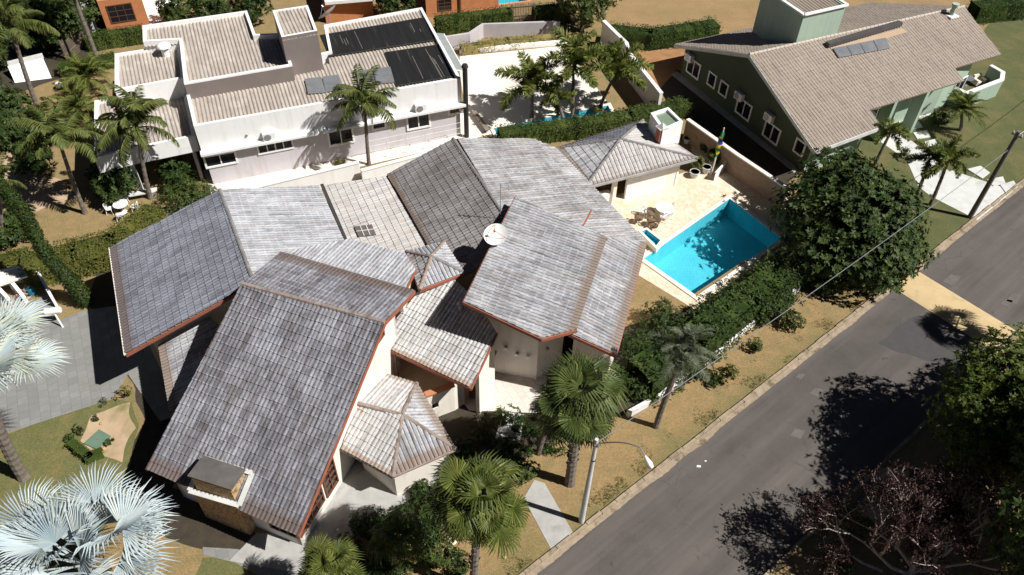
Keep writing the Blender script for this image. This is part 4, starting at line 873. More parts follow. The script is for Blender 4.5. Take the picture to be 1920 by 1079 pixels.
# ------------------------------------------------------------------ brick houses beyond
def brick_house(label, px, h, base_win, extra=None):
    q = [W(x, y) for x, y in px]; t_ = thing('brick_house', label, 'house', q[0]); m = MB(); m.prism([tuple(p[:2]) for p in q], 0, h); m.build('wall', M['orange'], t_)
    for (a, b, u0, z0_, u1, z1_, c) in base_win: window(t_, VW(q[a], q[b]), u0, z0_, u1, z1_, M['timber'], M['glass'], cols=c, rows=3, fw=.08)
    return t_, q
bh, q = brick_house('orange brick house with dark timber bay windows at the top left', [(205, 66), (284, 54), (262, 0), (300, -40), (160, -30), (185, 8)], 3.2, [(0, 1, .6, 1.1, 2.6, 2.6, 3), (1, 2, .8, 1.0, 2.2, 2.5, 2)])
bp = W(160, 30); m = MB(); m.prism([tuple(W(x, y)[:2]) for x, y in ((170, 62), (186, 60), (160, -10), (145, -10))], 0, 2.6); m.build('side_wall', M['lilac'], bh)
bh2, q = brick_house('low orange brick house with a white roof edge beyond the white parapet', [(612, 44), (700, 33), (700, -20), (600, -20)], 2.0, [])
m = MB(); m.prism([tuple(W(x, y, 2.0)[:2]) for x, y in ((610, 10), (704, 2), (704, -40), (600, -40))], 2.003, 2.3); m.build('roof', M['white'], bh2)
bh3, q = brick_house('orange brick house with a timber post behind the trimmed hedge', [(800, 34), (935, 18), (935, -60), (790, -60)], 2.6, [(0, 1, 1.2, .6, 2.4, 1.6, 2)])
d0 = W(863, 26); m = MB(); m.tube([d0+Vector((0, -.1, 0)), d0+Vector((0, -.1, 2.6))], .14, 8); m.build('post', M['timber'], bh3)
sheet('yard', [(240, 58), (262, -30), (345, -30), (330, 30), (270, 50)], M['white'], .02)
# ------------------------------------------------------------------ foliage builders
M['leaf_dark'] = leaf_mat('dark_leaf', (.013, .027, .007), (.034, .062, .014), (.075, .105, .025))
M['leaf_tree'] = leaf_mat('round_tree_leaf', (.009, .02, .005), (.027, .05, .011), (.08, .112, .026), .55, .1)
M['leaf_bright'] = leaf_mat('bright_leaf', (.025, .045, .008), (.065, .1, .016), (.14, .175, .035))
M['leaf_mid'] = leaf_mat('mid_leaf', (.021, .037, .009), (.05, .077, .016), (.11, .135, .035))
M['leaf_yellow'] = leaf_mat('yellow_green_leaf', (.04, .053, .011), (.088, .1, .021), (.18, .17, .045))
M['leaf_flower'] = leaf_mat('flower_bed_leaf', (.12, .13, .04), (.24, .2, .08), (.42, .34, .12))
M['leaf_red'] = leaf_mat('dry_red_leaf', (.018, .009, .009), (.045, .022, .019), (.09, .05, .042))
M['frond_queen'] = leaf_mat('olive_frond', (.045, .07, .016), (.105, .14, .032), (.22, .22, .07))
M['frond_green'] = leaf_mat('green_frond', (.05, .078, .017), (.125, .165, .036), (.26, .26, .06))
M['frond_fan'] = leaf_mat('bright_fan_leaf', (.032, .05, .01), (.085, .115, .021), (.2, .21, .055), .42)
M['frond_fan_dark'] = leaf_mat('deep_fan_leaf', (.022, .04, .012), (.07, .105, .026), (.18, .2, .06), .42)
M['frond_silver'] = leaf_mat('silver_fan_leaf', (.32, .41, .45), (.43, .5, .525), (.52, .55, .5), .5, .1)
M['frond_silver2'] = leaf_mat('silver_yellow_fan_leaf', (.33, .41, .44), (.43, .5, .5), (.55, .55, .4), .5, .1)
M['frond_grey'] = leaf_mat('grey_green_frond', (.06, .078, .05), (.13, .155, .1), (.23, .24, .15))
M['frond_dead'] = leaf_mat('dry_frond', (.2, .13, .06), (.3, .2, .1), (.36, .26, .15), .8, .1)
M['bark'] = pm('palm_bark', (.2, .165, .135), (.12, .095, .075), 3, .95, .6, 18)
M['bark_dark'] = pm('dark_bark', (.09, .07, .055), (.05, .04, .03), 3, .95, .6, 18)
M['bark_pale'] = pm('pale_twig', (.45, .38, .34), (.3, .25, .22), 3, .9)
UZ = Vector((0, 0, 1))
def rvec(): 
    while True:
        v = Vector((rnd.uniform(-1, 1), rnd.uniform(-1, 1), rnd.uniform(-1, 1)))
        if .05 < v.length < 1: return v.normalized()
def leaf(m, p, d, n, ln, w):
    s = d.cross(n); s = s.normalized() if s.length > 1e-3 else Vector((1, 0, 0)); k = len(m.v)
    a = p+d*ln*.45; m.v.extend([tuple(p), tuple(a+s*w*.5-n*w*.08), tuple(p+d*ln), tuple(a-s*w*.5-n*w*.08)]); m.f.append((k, k+1, k+2, k+3)); m.m.append(0)
def frond_mesh(name, mat, Ln, n=34, ll=.55, lw=.05, a0=.9, droop=1.5, plume=False, hang=.5):
    m = MB(); pts = []; p = Vector((0, 0, 0)); seg = 14
    for i in range(seg+1):
        t = i/seg; pts.append(p.copy()); a = a0-droop*t**1.25; p = p+Vector((math.cos(a), 0, math.sin(a)))*Ln/seg
    m.tube(pts, [max(.006, .035*(1-i/seg)+.006) for i in range(seg+1)], 4)
    for i in range(n):
        t = .14+.86*i/(n-1); x = t*seg; k = min(int(x), seg-1); b = pts[k].lerp(pts[k+1], x-k); dr = (pts[k+1]-pts[k]).normalized(); up = Vector((-dr.z, 0, dr.x))
        l_ = ll*(math.sin(math.pi*min(1, .18+t*.82))**.6*.8+.25)
        for sd in (-1, 1):
            for q in range(2 if plume else 1):
                ph = rnd.uniform(-1.3, 1.3) if plume else rnd.uniform(-.1, .35)
                side = Vector((0, sd, 0))*math.cos(ph)+up*math.sin(ph); d = (side+dr*rnd.uniform(.45, .8)).normalized(); d = (d+Vector((0, 0, -hang*rnd.uniform(.5, 1.2)))).normalized()
                l2 = l_*rnd.uniform(.85, 1.1); mid = b+d*l2*.55; d2 = (d+Vector((0, 0, -hang*1.1))).normalized(); s = d.cross(up).normalized() if d.cross(up).length > .05 else dr
                kk = len(m.v); w = lw*rnd.uniform(.8, 1.2); m.v.extend([tuple(b+s*w*.3), tuple(b-s*w*.3), tuple(mid-s*w*.5), tuple(mid+d2*l2*.45), tuple(mid+s*w*.5)]); m.f.append((kk, kk+1, kk+2, kk+3, kk+4)); m.m.append(0)
    return m.mesh(name, mat, fix=False)
def fan_mesh(name, mat, pet, rad, nseg=34, spread=150, join=.45, stiff=.25, droop=.2, a0=.8, fold=.35, w=1.0):
    """a stalk rising from the crown with a pleated fan blade at its end"""
    m = MB(); pts = []; p = Vector((0, 0, 0))
    for i in range(7): pts.append(p.copy()); a = a0-droop*(i/6); p = p+Vector((math.cos(a), 0, math.sin(a)))*pet/6
    m.tube(pts, [.045-.003*i for i in range(7)], 5); o = pts[-1]; a = a0-droop-.1; fx = Vector((math.cos(a), 0, math.sin(a))); fz = Vector((-math.sin(a), 0, math.cos(a))); fy = Vector((0, 1, 0))
    an = [R(-spread+2*spread*i/nseg) for i in range(nseg+1)]
    def P(th, r, z): 
        cup = fold*(1-math.cos(th))*.5*r+z
        return o+fx*(math.cos(th)*r)+fy*(math.sin(th)*r)+fz*cup
    for i in range(nseg):
        t0, t1 = an[i], an[i+1]; tm = (t0+t1)/2; rr = rad*(.72+.28*math.cos(tm*.55))*rnd.uniform(.93, 1.05); rj = rr*join; h = rr*.03
        k = len(m.v); tip = rd = rnd.uniform(-.04, .04)
        e = P(tm+tip, rr, -stiff*rr*rnd.uniform(.3, 1.5)); md = P(tm+tip*.5, rr*.74, h*1.2-stiff*rr*.12); s = (P(t1, rr*.7, 0)-P(t0, rr*.7, 0))*.36*w
        m.v.extend([tuple(o), tuple(P(t0, rj, 0)), tuple(P(tm, rj*1.02, h)), tuple(P(t1, rj, 0)), tuple(md-s-fz*h*.7), tuple(md), tuple(md+s-fz*h*.7), tuple(e)])
        for f in ((0, 1, 2), (0, 2, 3), (1, 4, 5, 2), (2, 5, 6, 3), (4, 7, 5), (5, 7, 6)): m.f.append(tuple(k+x for x in f)); m.m.append(0)
    return m.mesh(name, mat, fix=False)
FM = {}
def palm(name, label, cat, base, h, meshes, nfr, group=None, lean=(0, 0), r0=.16, r1=.1, bark='bark', part='frond', tilt=(-.9, .5), scale=1.0, boots=0, dead=0, crownshaft=None, spear=True, leafang=None):
    base = Vector((base[0], base[1], 0)); t_ = thing(name, label, cat, base, group); top = base+Vector((lean[0], lean[1], h)); m = MB(); n = max(6, int(h/.22)); pts, rad = [], []
    for i in range(n+1):
        f = i/n; pts.append(base+Vector((lean[0]*f**1.4, lean[1]*f**1.4, h*f))); rad.append((r0+(r1-r0)*f)*(1.25 if i == 0 else 1)*(1+(.07 if i % 2 else -.04)))
    m.tube(pts, rad, 9)
    for i in range(boots):
        f = rnd.uniform(.25, .98); a = rnd.uniform(0, 6.3); p = base+Vector((lean[0]*f**1.4, lean[1]*f**1.4, h*f)); o = Vector((math.cos(a), math.sin(a), 0)); m.bar(p+o*r1*.8, p+o*(r1+.1)+Vector((0, 0, .22)), .09, .03)
    m.build('trunk', M[bark], t_)
    if crownshaft: m = MB(); m.tube([top-Vector((0, 0, .6)), top+Vector((0, 0, .1))], [r1*1.15, r1*.7], 9); m.build('crownshaft', M[crownshaft], t_)
    if spear is not True:
        for i in range(spear):
            o = bpy.data.objects.new('spear_leaf', meshes[0]); COL.objects.link(o); o.parent = t_; o.location = top-base; o.rotation_euler = (rnd.uniform(-.1, .1), -1.15+rnd.uniform(-.1, .15), i*2.1+.4); o.scale = (scale*1.05, scale*.5, scale*1.05)
    ga = 2.399963; a0 = rnd.uniform(0, 6)
    for i in range(nfr+dead):
        f = (i+.5)/nfr; o = bpy.data.objects.new(part if i < nfr else 'dead_'+part, meshes[i % len(meshes)] if i < nfr else FM['dead_'+part]); COL.objects.link(o); o.parent = t_
        ang = a0+i*ga+rnd.uniform(-.15, .15)
        if i < nfr: ty = tilt[0]+(tilt[1]-tilt[0])*f+rnd.uniform(-.2, .2)
        else: ty = rnd.uniform(1.2, 1.7)
        o.location = top-base+Vector((0, 0, .12*(1-f) if i < nfr else -.15)); o.rotation_euler = (rnd.uniform(-.45, .45), ty, ang); s = scale*rnd.uniform(.78, 1.1)*(1 if i < nfr else .75); o.scale = (s, s, s)
    return t_
def lumpy(p, seed, a): return 1+a*noise.noise(p*1.7+Vector((seed, seed*.7, 0)))+a*.6*noise.noise(p*4.1+Vector((seed, 0, seed)))
def crown_mesh(m, lobes, per, ll, lw, seed, rosette=6, inner=.25, up=.35):
    """rosettes of leaves spread over and through a cluster of lobes"""
    for (c, r, rz) in lobes:
        cnt = int(per*4*math.pi*r*r)
        for i in range(cnt):
            d = rvec(); 
            if d.z < -.55 and rnd.random() < .6: continue
            dep = 1-abs(rnd.gauss(0, .09)) if rnd.random() > inner else rnd.uniform(.4, .92)
            k = lumpy(d*r*.8+c*.31, seed, .34)*dep; p = c+Vector((d.x*r, d.y*r, d.z*rz))*k
            if noise.noise(p*1.05+Vector((seed, 3, 1))) < -.28: continue
            nr = (d+UZ*up+rvec()*.45).normalized(); t1 = nr.cross(rvec()).normalized(); t2 = nr.cross(t1); n_ = rosette+rnd.randint(-1, 1); a0 = rnd.uniform(0, 6.3)
            for j in range(n_):
                a = a0+6.283*j/n_+rnd.uniform(-.3, .3); dd = (t1*math.cos(a)+t2*math.sin(a)+nr*rnd.uniform(.0, .55)).normalized(); leaf(m, p, dd, (nr+rvec()*.3).normalized(), ll*rnd.uniform(.7, 1.2), lw*rnd.uniform(.8, 1.2))
def tree(label, base, h, lobes, mat, per=9, ll=.28, lw=.11, seed=1, bark='bark_dark', r0=.2, name='broadleaf_tree', group=None, rosette=6):
    base = Vector((base[0], base[1], 0)); t_ = thing(name, label, 'tree', base, group); ls = [(base+Vector(c), r, rz) for c, r, rz in lobes]
    m = MB(); fk = base+Vector((0, 0, h*.35)); m.tube([base, base+Vector((.04, .02, h*.18)), fk], [r0*1.3, r0, r0*.85], 9)
    for c, r, rz in ls: mid = fk.lerp(c, .5)+Vector((rnd.uniform(-.2, .2), rnd.uniform(-.2, .2), .1)); m.tube([fk, mid, c+Vector((0, 0, rz*.2))], [r0*.6, r0*.4, r0*.12], 6)
    m.build('trunk', M[bark], t_, fix=False)
    m = MB(); crown_mesh(m, ls, per, ll, lw, seed, rosette); m.build('crown', mat if not isinstance(mat, str) else M[mat], t_, fix=False); return t_
def shrub(label, px, r, h, mat, seed=1, per=16, ll=.16, lw=.07, name='shrub', cat='shrub', group=None, z=0, rosette=5):
    b = W(px[0], px[1]) if len(px) == 2 else Vector(px); b.z = z; t_ = thing(name, label, cat, b, group); m = MB(); rs = random.Random(seed)
    lb = [(b+Vector((0, 0, h*.5)), r*.75, h*.5)]+[(b+Vector((rs.uniform(-.5, .5)*r, rs.uniform(-.5, .5)*r, h*rs.uniform(.35, .65))), r*rs.uniform(.4, .6), h*.42) for _ in range(3)]
    crown_mesh(m, lb, per, ll, lw, seed*3.7, rosette, .3)
    m.build('foliage', M[mat], t_, fix=False); s = MB()
    for i in range(5): a = i*1.3; s.tube([b+Vector((math.cos(a)*.05, math.sin(a)*.05, 0)), b+Vector((math.cos(a)*r*.4, math.sin(a)*r*.4, h*.55))], [.03, .01], 5)
    s.build('stems', M['bark_dark'], t_, fix=False); return t_
def hedge(label, px, w, h, mat, seed=1, dens=75, ll=.15, lw=.08, group=None, wob=.16, name='hedge', top=False):
    pts = [W(x, y, h if top else 0) for x, y in px]; pts = [Vector((p.x, p.y, 0)) for p in pts]; m = MB()
    for a, b in zip(pts, pts[1:]):
        d = (b-a); ln = d.length; d.normalize(); s = Vector((-d.y, d.x, 0)); a = a-d*.2; ln += .4
        k = max(1, int(ln/.5))
        core = lambda f, g, z: a+d*ln*f+s*g*w*.5*.86+Vector((0, 0, z))
        for i in range(k):
            f0, f1 = i/k, (i+1)/k; hh = h*.9
            for q in ([core(f0, -1, 0), core(f1, -1, 0), core(f1, -.9, hh), core(f0, -.9, hh)], [core(f0, 1, 0), core(f1, 1, 0), core(f1, .9, hh), core(f0, .9, hh)], [core(f0, -.9, hh), core(f1, -.9, hh), core(f1, .9, hh), core(f0, .9, hh)]): m.face(q)
        area = ln*(w+2*h)
        for i in range(int(area*dens)):
            f = rnd.uniform(-.02, 1.02); u = rnd.uniform(-1, 1)*(w/2+h)
            if abs(u) < w/2: p = a+d*ln*f+s*u+Vector((0, 0, h)); nr = UZ
            else: sg = 1 if u > 0 else -1; p = a+d*ln*f+s*sg*w/2+Vector((0, 0, h-(abs(u)-w/2))); nr = s*sg
            k_ = noise.noise(p*1.3+Vector((seed, 0, 0)))*wob+noise.noise(p*3.5+Vector((seed, 7, 0)))*wob*.6; p = p+nr*(k_-abs(rnd.gauss(0, .05)))
            n2 = (nr+UZ*.3+rvec()*.7).normalized(); dd = n2.cross(rvec()).normalized(); leaf(m, p, (dd+n2*.35).normalized(), n2, ll*rnd.uniform(.7, 1.3), lw*rnd.uniform(.8, 1.3))
    t_ = m.build(name, M[mat], None, label, 'hedge', group, fix=False, org=pts[0]); return t_
# ------------------------------------------------------------------ palms
FM['queen'] = [frond_mesh('queen_frond', M['frond_queen'], 2.7, 44, .62, .055, a0, dr, hang=.75) for a0, dr in ((1.0, 1.9), (.8, 1.7), (.6, 1.6))]
FM['fox'] = [frond_mesh('foxtail_frond', M['frond_green'], 2.0, 46, .42, .055, a0, dr, plume=True, hang=.12) for a0, dr in ((1.0, 1.9), (.8, 1.7))]
FM['dwarf'] = [frond_mesh('date_frond', M['frond_green'], 1.7, 40, .34, .03, a0, dr, hang=.25) for a0, dr in ((.9, 1.6), (.6, 1.3))]
FM['grey'] = [frond_mesh('jelly_frond', M['frond_grey'], 2.2, 44, .5, .04, a0, dr, hang=.25) for a0, dr in ((1.0, 1.7), (.7, 1.5))]
FM['fan'] = [fan_mesh('fan_leaf', M['frond_fan'], p_, r_, 30, s_, .34, st_, dr_) for p_, r_, s_, st_, dr_ in ((1.15, .95, 135, .3, .3), (.9, 1.05, 120, .6, .5), (1.3, .85, 145, .5, .45))]
FM['fand'] = [fan_mesh('fan_leaf', M['frond_fan_dark'], p_, r_, 30, s_, .3, st_, dr_) for p_, r_, s_, st_, dr_ in ((1.1, .95, 130, .5, .4), (.85, 1.05, 115, .8, .5), (1.25, .85, 140, .7, .5))]
FM['silver'] = [fan_mesh('silver_leaf', M['frond_silver'], pt_, rd_, 34, sp_, .3, .16, .3, fold=.6, w=.72) for pt_, rd_, sp_ in ((1.2, 2.35, 80), (1.9, 2.2, 88), (2.5, 2.0, 95))]
FM['silver2'] = [fan_mesh('silver_leaf', M['frond_silver2'], pt_, rd_, 34, sp_, .42, .1, .2, fold=.55, w=.8) for pt_, rd_, sp_ in ((1.3, 2.2, 82), (2.1, 2.0, 92))]
FM['dead_fan_leaf'] = fan_mesh('dead_leaf', M['frond_dead'], .7, .8, 18, 120, .35, .5, .3)
FM['dead_frond'] = frond_mesh('dead_frond', M['frond_dead'], 1.8, 26, .4, .04, .5, 1.2, hang=1.0)
def crown_xy(px, py, z): p = W(px, py, z); return p
def palm_at(base_px, crown_px, label, meshes, nfr, h=None, **k):
    """trunk foot and crown heart both read off; the difference is the trunk's lean"""
    b = W(*base_px)
    if h is None: h = zfor(b.x, b.y, crown_px[1])
    c = W(crown_px[0], crown_px[1], h); return palm(k.pop('name', 'feather_palm'), label, 'palm tree', b, h, meshes, nfr, lean=(c.x-b.x, c.y-b.y), **k)
palm_at((692, 309), (684, 200), 'tall feather palm with a slim bare trunk in front of the white house windows', FM['queen'], 18, r0=.15, r1=.1, dead=2, scale=1.2)
palm_at((997, 222), (998, 168), 'leftmost foxtail palm on the white pool patio', FM['fox'], 12, crownshaft='frond_green', tilt=(-.9, .4), scale=1.7, group='foxtail palms on the white patio')
palm_at((1073, 217), (1075, 130), 'tallest foxtail palm in the middle of the white pool patio', FM['fox'], 13, crownshaft='frond_green', tilt=(-.9, .4), scale=1.75, group='foxtail palms on the white patio')
palm_at((1126, 202), (1155, 140), 'rightmost foxtail palm leaning over the lilac pool corner', FM['fox'], 13, crownshaft='frond_green', tilt=(-.8, .5), scale=1.75, group='foxtail palms on the white patio')
palm_at((1055, 222), (1042, 190), 'short foxtail palm tucked between two taller ones on the patio', FM['fox'], 7, crownshaft='frond_green', tilt=(-.7, .5), scale=1.1, group='foxtail palms on the white patio')
palm_at((283, 372), (258, 240), 'olive feather palm before the lower left corner of the white house', FM['queen'], 20, r0=.17, scale=1.3, group='feather palms in the left garden')
palm_at((160, 400), (112, 268), 'olive feather palm standing between sandy ground and white garden chairs', FM['queen'], 20, r0=.17, scale=1.3, group='feather palms in the left garden')
palm_at((15, 460), (0, 340), 'olive feather palm at the left edge behind the low hedge', FM['queen'], 12, r0=.15, group='feather palms in the left garden', scale=.7)
palm_at((77, 217), (20, 50), 'tall grey trunked palm beside the white garden slab', FM['queen'], 18, scale=1.3, r0=.2, r1=.13, group='feather palms in the left garden')
palm_at((188, 124), (118, -60), 'tall grey trunked palm by the bamboo screen', FM['queen'], 14, r0=.2, r1=.13, group='feather palms in the left garden')
palm_at((80, 36), (55, -30), 'slim pale palm trunk at the top left among dark trees', FM['queen'], 12, r0=.16, group='feather palms in the left garden')
palm_at((168, 170), (165, 148), 'bushy dwarf palm touching the white house parapet wall', FM['dwarf'], 26, r0=.15, tilt=(-1.0, .5), scale=1.45, group='bushy dwarf palms')
palm_at((152, 228), (150, 205), 'bushy dwarf palm standing on the dry lawn by three white globes', FM['dwarf'], 26, r0=.15, tilt=(-1.0, .5), scale=1.45, group='bushy dwarf palms')
palm_at((1800, 245), (1803, 212), 'bushy dwarf palm before the green terrace wall', FM['dwarf'], 28, r0=.15, tilt=(-1.0, .4), scale=1.35, group='bushy dwarf palms')
palm_at((1744, 385), (1778, 300), 'dark feather palm beside the pale driveway, nearer the utility pole', FM['fox'], 11, tilt=(-.6, .7), scale=1.1, r0=.14, dead=2, group='palms by the green house drive')
palm_at((1715, 375), (1742, 302), 'dark feather palm beside the pale driveway, nearer the round tree', FM['fox'], 11, tilt=(-.6, .6), scale=1.0, r0=.14, group='palms by the green house drive')
palm_at((1640, 310), (1668, 252), 'feather palm crown poking above the round tree by the beige eave', FM['fox'], 9, tilt=(-.6, .5), scale=.9, r0=.14, group='palms by the green house drive')
palm_at((1230, 800), (1280, 668), 'grey green palm with a leaning trunk and upright spear on the verge', FM['grey'], 20, r0=.17, r1=.13, tilt=(-.9, .5), scale=.95, spear=5, name='jelly_palm')
palm_at((1068, 906), (1088, 752), 'tall fan palm with a shaggy brown trunk behind the street lamp', FM['fand'], 44, r0=.26, r1=.22, tilt=(-.9, 1.5), part='fan_leaf', dead=14, boots=90, name='fan_palm', scale=1.2)
palm_at((888, 1106), (900, 948), 'bright green fan palm with a round crown before the porch roof', FM['fan'], 40, r0=.2, r1=.17, tilt=(-.95, 1.45), part='fan_leaf', dead=6, boots=40, name='fan_palm', scale=1.1)
palm_at((622, 1150), (620, 1078), 'spiky fan palm rising from the bottom edge before the corner windows', FM['fan'], 26, r0=.2, r1=.18, tilt=(-1.0, .6), part='fan_leaf', name='fan_palm', scale=.85)
palm_at((740, 1065), (745, 1020), 'low dark fan palm shaded beside the grey side path', FM['fand'], 16, r0=.16, r1=.15, tilt=(-.9, .5), part='fan_leaf', name='fan_palm', scale=.8)
palm_at((1010, 850), (1030, 790), 'low dark fan palm in the shade left of the tall shaggy one', FM['fand'], 14, r0=.16, r1=.15, tilt=(-.9, .6), part='fan_leaf', name='fan_palm', scale=.7)
b = W(160, 1062, 6.0); palm('silver_palm', 'large silver fan palm filling the bottom left corner', 'palm tree', b, 6.0, FM['silver'], 20, tilt=(-.75, .85), part='fan_leaf', r0=.3, r1=.26, scale=1.04, dead=3)
palm_at((45, 895), (-42, 695), 'silver fan palm with yellowish tips at the left edge by the slate drive', FM['silver2'], 19, tilt=(-.8, .85), part='fan_leaf', r0=.28, r1=.24, name='silver_palm', scale=1.12)
b = W(2020, 548, 5.0); palm('fan_palm', 'fan palm at the right edge shading the yellow hump', 'palm tree', b, 5.0, FM['fan'], 22, tilt=(-.8, .8), part='fan_leaf', r0=.2, r1=.17)
# leaning trunk overgrown with creeper
b = W(160, 572); tp = W(-60, 262, 11.5); t_ = thing('creeper_trunk', 'tall leaning tree trunk wrapped in dark green creeper', 'tree', b)
pts = [b.lerp(tp, i/14)+Vector((.12*math.sin(i*.9), .1*math.cos(i*.7), 0)) for i in range(15)]; m = MB(); m.tube(pts, [.34-.012*i for i in range(15)], 9); m.build('trunk', M['bark_dark'], t_)
m = MB()
for i in range(9000):
    f = rnd.uniform(0, 13.99); k = int(f); p = pts[k].lerp(pts[k+1], f-k); d = (tp-b).normalized(); o = d.cross(rvec()).normalized(); r_ = (.42-.012*f)*rnd.uniform(.8, 1.3)+.12*noise.noise(p*1.5); n2 = (o+rvec()*.5).normalized(); leaf(m, p+o*r_, (n2.cross(rvec()).normalized()-UZ*.4).normalized(), n2, .15*rnd.uniform(.6, 1.3), .09)
m.build('creeper', M['leaf_dark'], t_, fix=False)
m = MB(); crown_mesh(m, [(tp+Vector((0, 0, .5)), 2.2, 1.6)], 9, .26, .11, 31); m.build('crown', M['leaf_dark'], t_, fix=False)
# ------------------------------------------------------------------ trees
V = Vector
b = W(1606, 402, 3.9)
tree('large round dark green tree between the pool and the road', b, 4, [(Vector((c[0]+.15, c[1]+(c[2]-.9)*.3-.5, (c[2]-.9)*.7+.5)), r*1.13, rz*1.02) for c, r, rz in [((0, 0, 4.6), 3.4, 3.2), ((-2.2, .7, 4.4), 2.3, 2.5), ((2.3, 1.0, 4.2), 2.4, 2.4), ((.3, -2.2, 3.4), 2.5, 2.2), ((2.4, -1.3, 3.0), 2.0, 1.8), ((-2.3, -1.6, 3.1), 2.1, 1.9), ((-.4, 2.5, 5.6), 2.3, 2.1), ((.2, .4, 7.0), 1.8, 1.3)]], 'leaf_tree', 10, .31, .14, 2, rosette=7)
b = W(1915, 760, 5.0)
tree('bushy light green tree over the right kerb beyond the bare red one', b, 6, [((0, 0, 5.0), 2.7, 2.5), ((-1.9, -.3, 4.6), 2.2, 2.0), ((2.0, .6, 4.8), 2.4, 2.3), ((.2, 1.9, 5.2), 2.2, 2.0), ((.6, -1.7, 4.0), 2.2, 1.9), ((-1.2, 1.4, 4.8), 1.8, 1.7), ((-1.6, -1.5, 3.6), 1.8, 1.6)], 'leaf_bright', 16, .22, .11, 5)
for i_, (px_, hz_, lb_) in enumerate([((2150, 850), 7.5, 'dark tall tree off the right edge, shading the verge below the lit tree'), ((2140, 1040), 7.5, 'dark tall tree off the bottom right corner, shading the ground beyond the red tree'), ((2150, 740), 5.5, 'dark tree off the right edge behind the lit light green tree')]):
    b = W(px_[0], px_[1], hz_); tree(lb_, b, hz_, [((0, 0, hz_), 3.6, 3.0), ((-2.2, .6, hz_-.6), 2.6, 2.4), ((.5, -2.4, hz_-1), 2.7, 2.3), ((-.3, 2.4, hz_-.5), 2.6, 2.3), ((-1.0, -1.0, hz_-2.5), 2.6, 2.0)], 'leaf_dark', 9, .34, .16, 60+i_)
b = W(1090, 60, 0); tree('leafy dark tree behind the white patio corner', b, 5, [((0, 0, 3.4), 2.0, 2.0), ((-1.2, .8, 3), 1.6, 1.6), ((1.5, 1.2, 3.6), 1.8, 1.8), ((.6, -.8, 2.2), 1.3, 1.2)], 'leaf_mid', 8, .34, .14, 8)
for i, (px, r, z, lb) in enumerate([((70, 50), 2.2, 2.6, 'dark leafy tree behind the white garden slab'), ((35, 235), 2.2, 2.0, 'dark bushy tree left of the dry lawn, below the edge tree'), ((50, 30), 2.8, 3.6, 'dark leafy tree between two slim trunks at the top left'), ((150, 20), 2.0, 2.4, 'dark leafy tree above the bamboo screen'), ((330, 20), 1.8, 1.8, 'dark leafy tree at the back corner of the small parapet roof'), ((210, 340), 1.7, 1.8, 'dark bushy tree in the shade under the carport roof'), ((60, 300), 1.5, 1.4, 'dark bushy tree by the sandy ground'), ((25, 420), 1.5, 1.4, 'dark bushy tree behind the leaning creeper trunk'), ((100, 0), 2.4, 3.0, 'dark leafy tree behind the slim pale trunk'), ((330, 330), 1.3, 1.3, 'dark bush under the carport corner of the white house'), ((112, 40), 2.2, 3.2, 'dark leafy tree left of the bamboo screen'), ((-5, 215), 2.8, 2.8, 'dense dark tree at the left edge beside the dry lawn'), ((-10, 60), 2.6, 4.2, 'yellowish dark tree in the top left corner'), ((395, 12), 2.0, 2.2, 'dark leafy tree behind the high white parapet, nearer the brick house'), ((470, 5), 2.0, 2.4, 'dark leafy tree behind the white house chimney tower'), ((742, -5), 2.2, 2.6, 'dark leafy tree between the two far brick houses')]):
    b = W(px[0], px[1], z*.8); tree(lb, b, z, [((0, 0, z), r*.8, r*.75), ((-r*.5, r*.3, z*.85), r*.6, r*.55), ((r*.5, -.3, z*.9), r*.6, r*.55), ((0, -r*.55, z*.7), r*.55, r*.5)], ['leaf_dark', 'leaf_mid'][i in (3, 4)], 9, .3, .13, 20+i, group='dark trees along the far lots')
# bare reddish tree
b = W(1700, 1085); t_ = thing('bare_tree', 'half bare tree with pale twisting twigs and dry red leaves', 'tree', b); m = MB(); lv = MB(); rs = random.Random(5)
def limb(p, d, ln, r, dep):
    q = p+d*ln*.5+Vector((rs.uniform(-.1, .1), rs.uniform(-.1, .1), rs.uniform(-.05, .1)))*ln; e = p+d*ln; m.tube([p, q, e], [r, r*.82, r*.62], 5 if dep < 3 else 4, caps=False)
    if dep >= 3:
        for k in range(13 if dep > 3 else 5):
            c = q.lerp(e, rs.uniform(-.4, 1.3))+rvec()*rs.uniform(.05, .42)
            for j in range(3): n2 = rvec(); leaf(lv, c, n2.cross(rvec()).normalized(), n2, .12, .075)
    if dep < 5:
        for k in range(3 if dep < 2 else 2+(rs.random() < .35)):
            nd = (d+Vector((rs.uniform(-1, 1), rs.uniform(-1, 1), rs.uniform(-.35, .55)))*(.75 if dep else .9)).normalized(); limb(e, nd, ln*rs.uniform(.66, .85), r*.62, dep+1)
limb(b, V((0, .1, 1)).normalized(), 1.5, .14, 0); limb(b+V((.2, .1, .5)), V((-.75, .35, .9)).normalized(), 1.8, .1, 1); limb(b+V((.2, .1, .4)), V((.7, .2, .9)).normalized(), 1.8, .1, 1); limb(b+V((.1, .1, .4)), V((-.35, -.1, .95)).normalized(), 2.0, .1, 1); limb(b+V((-.1, .1, .3)), V((-.95, .1, .75)).normalized(), 2.2, .1, 1); limb(b+V((-1.2, .2, .3)), V((-.95, .25, .4)).normalized(), 1.8, .08, 1); limb(b+V((.6, .2, .3)), V((.9, -.1, .75)).normalized(), 2.2, .09, 1)
m.build('trunk', M['bark_pale'], t_, fix=False); lv.build('crown', M['leaf_red'], t_, fix=False)
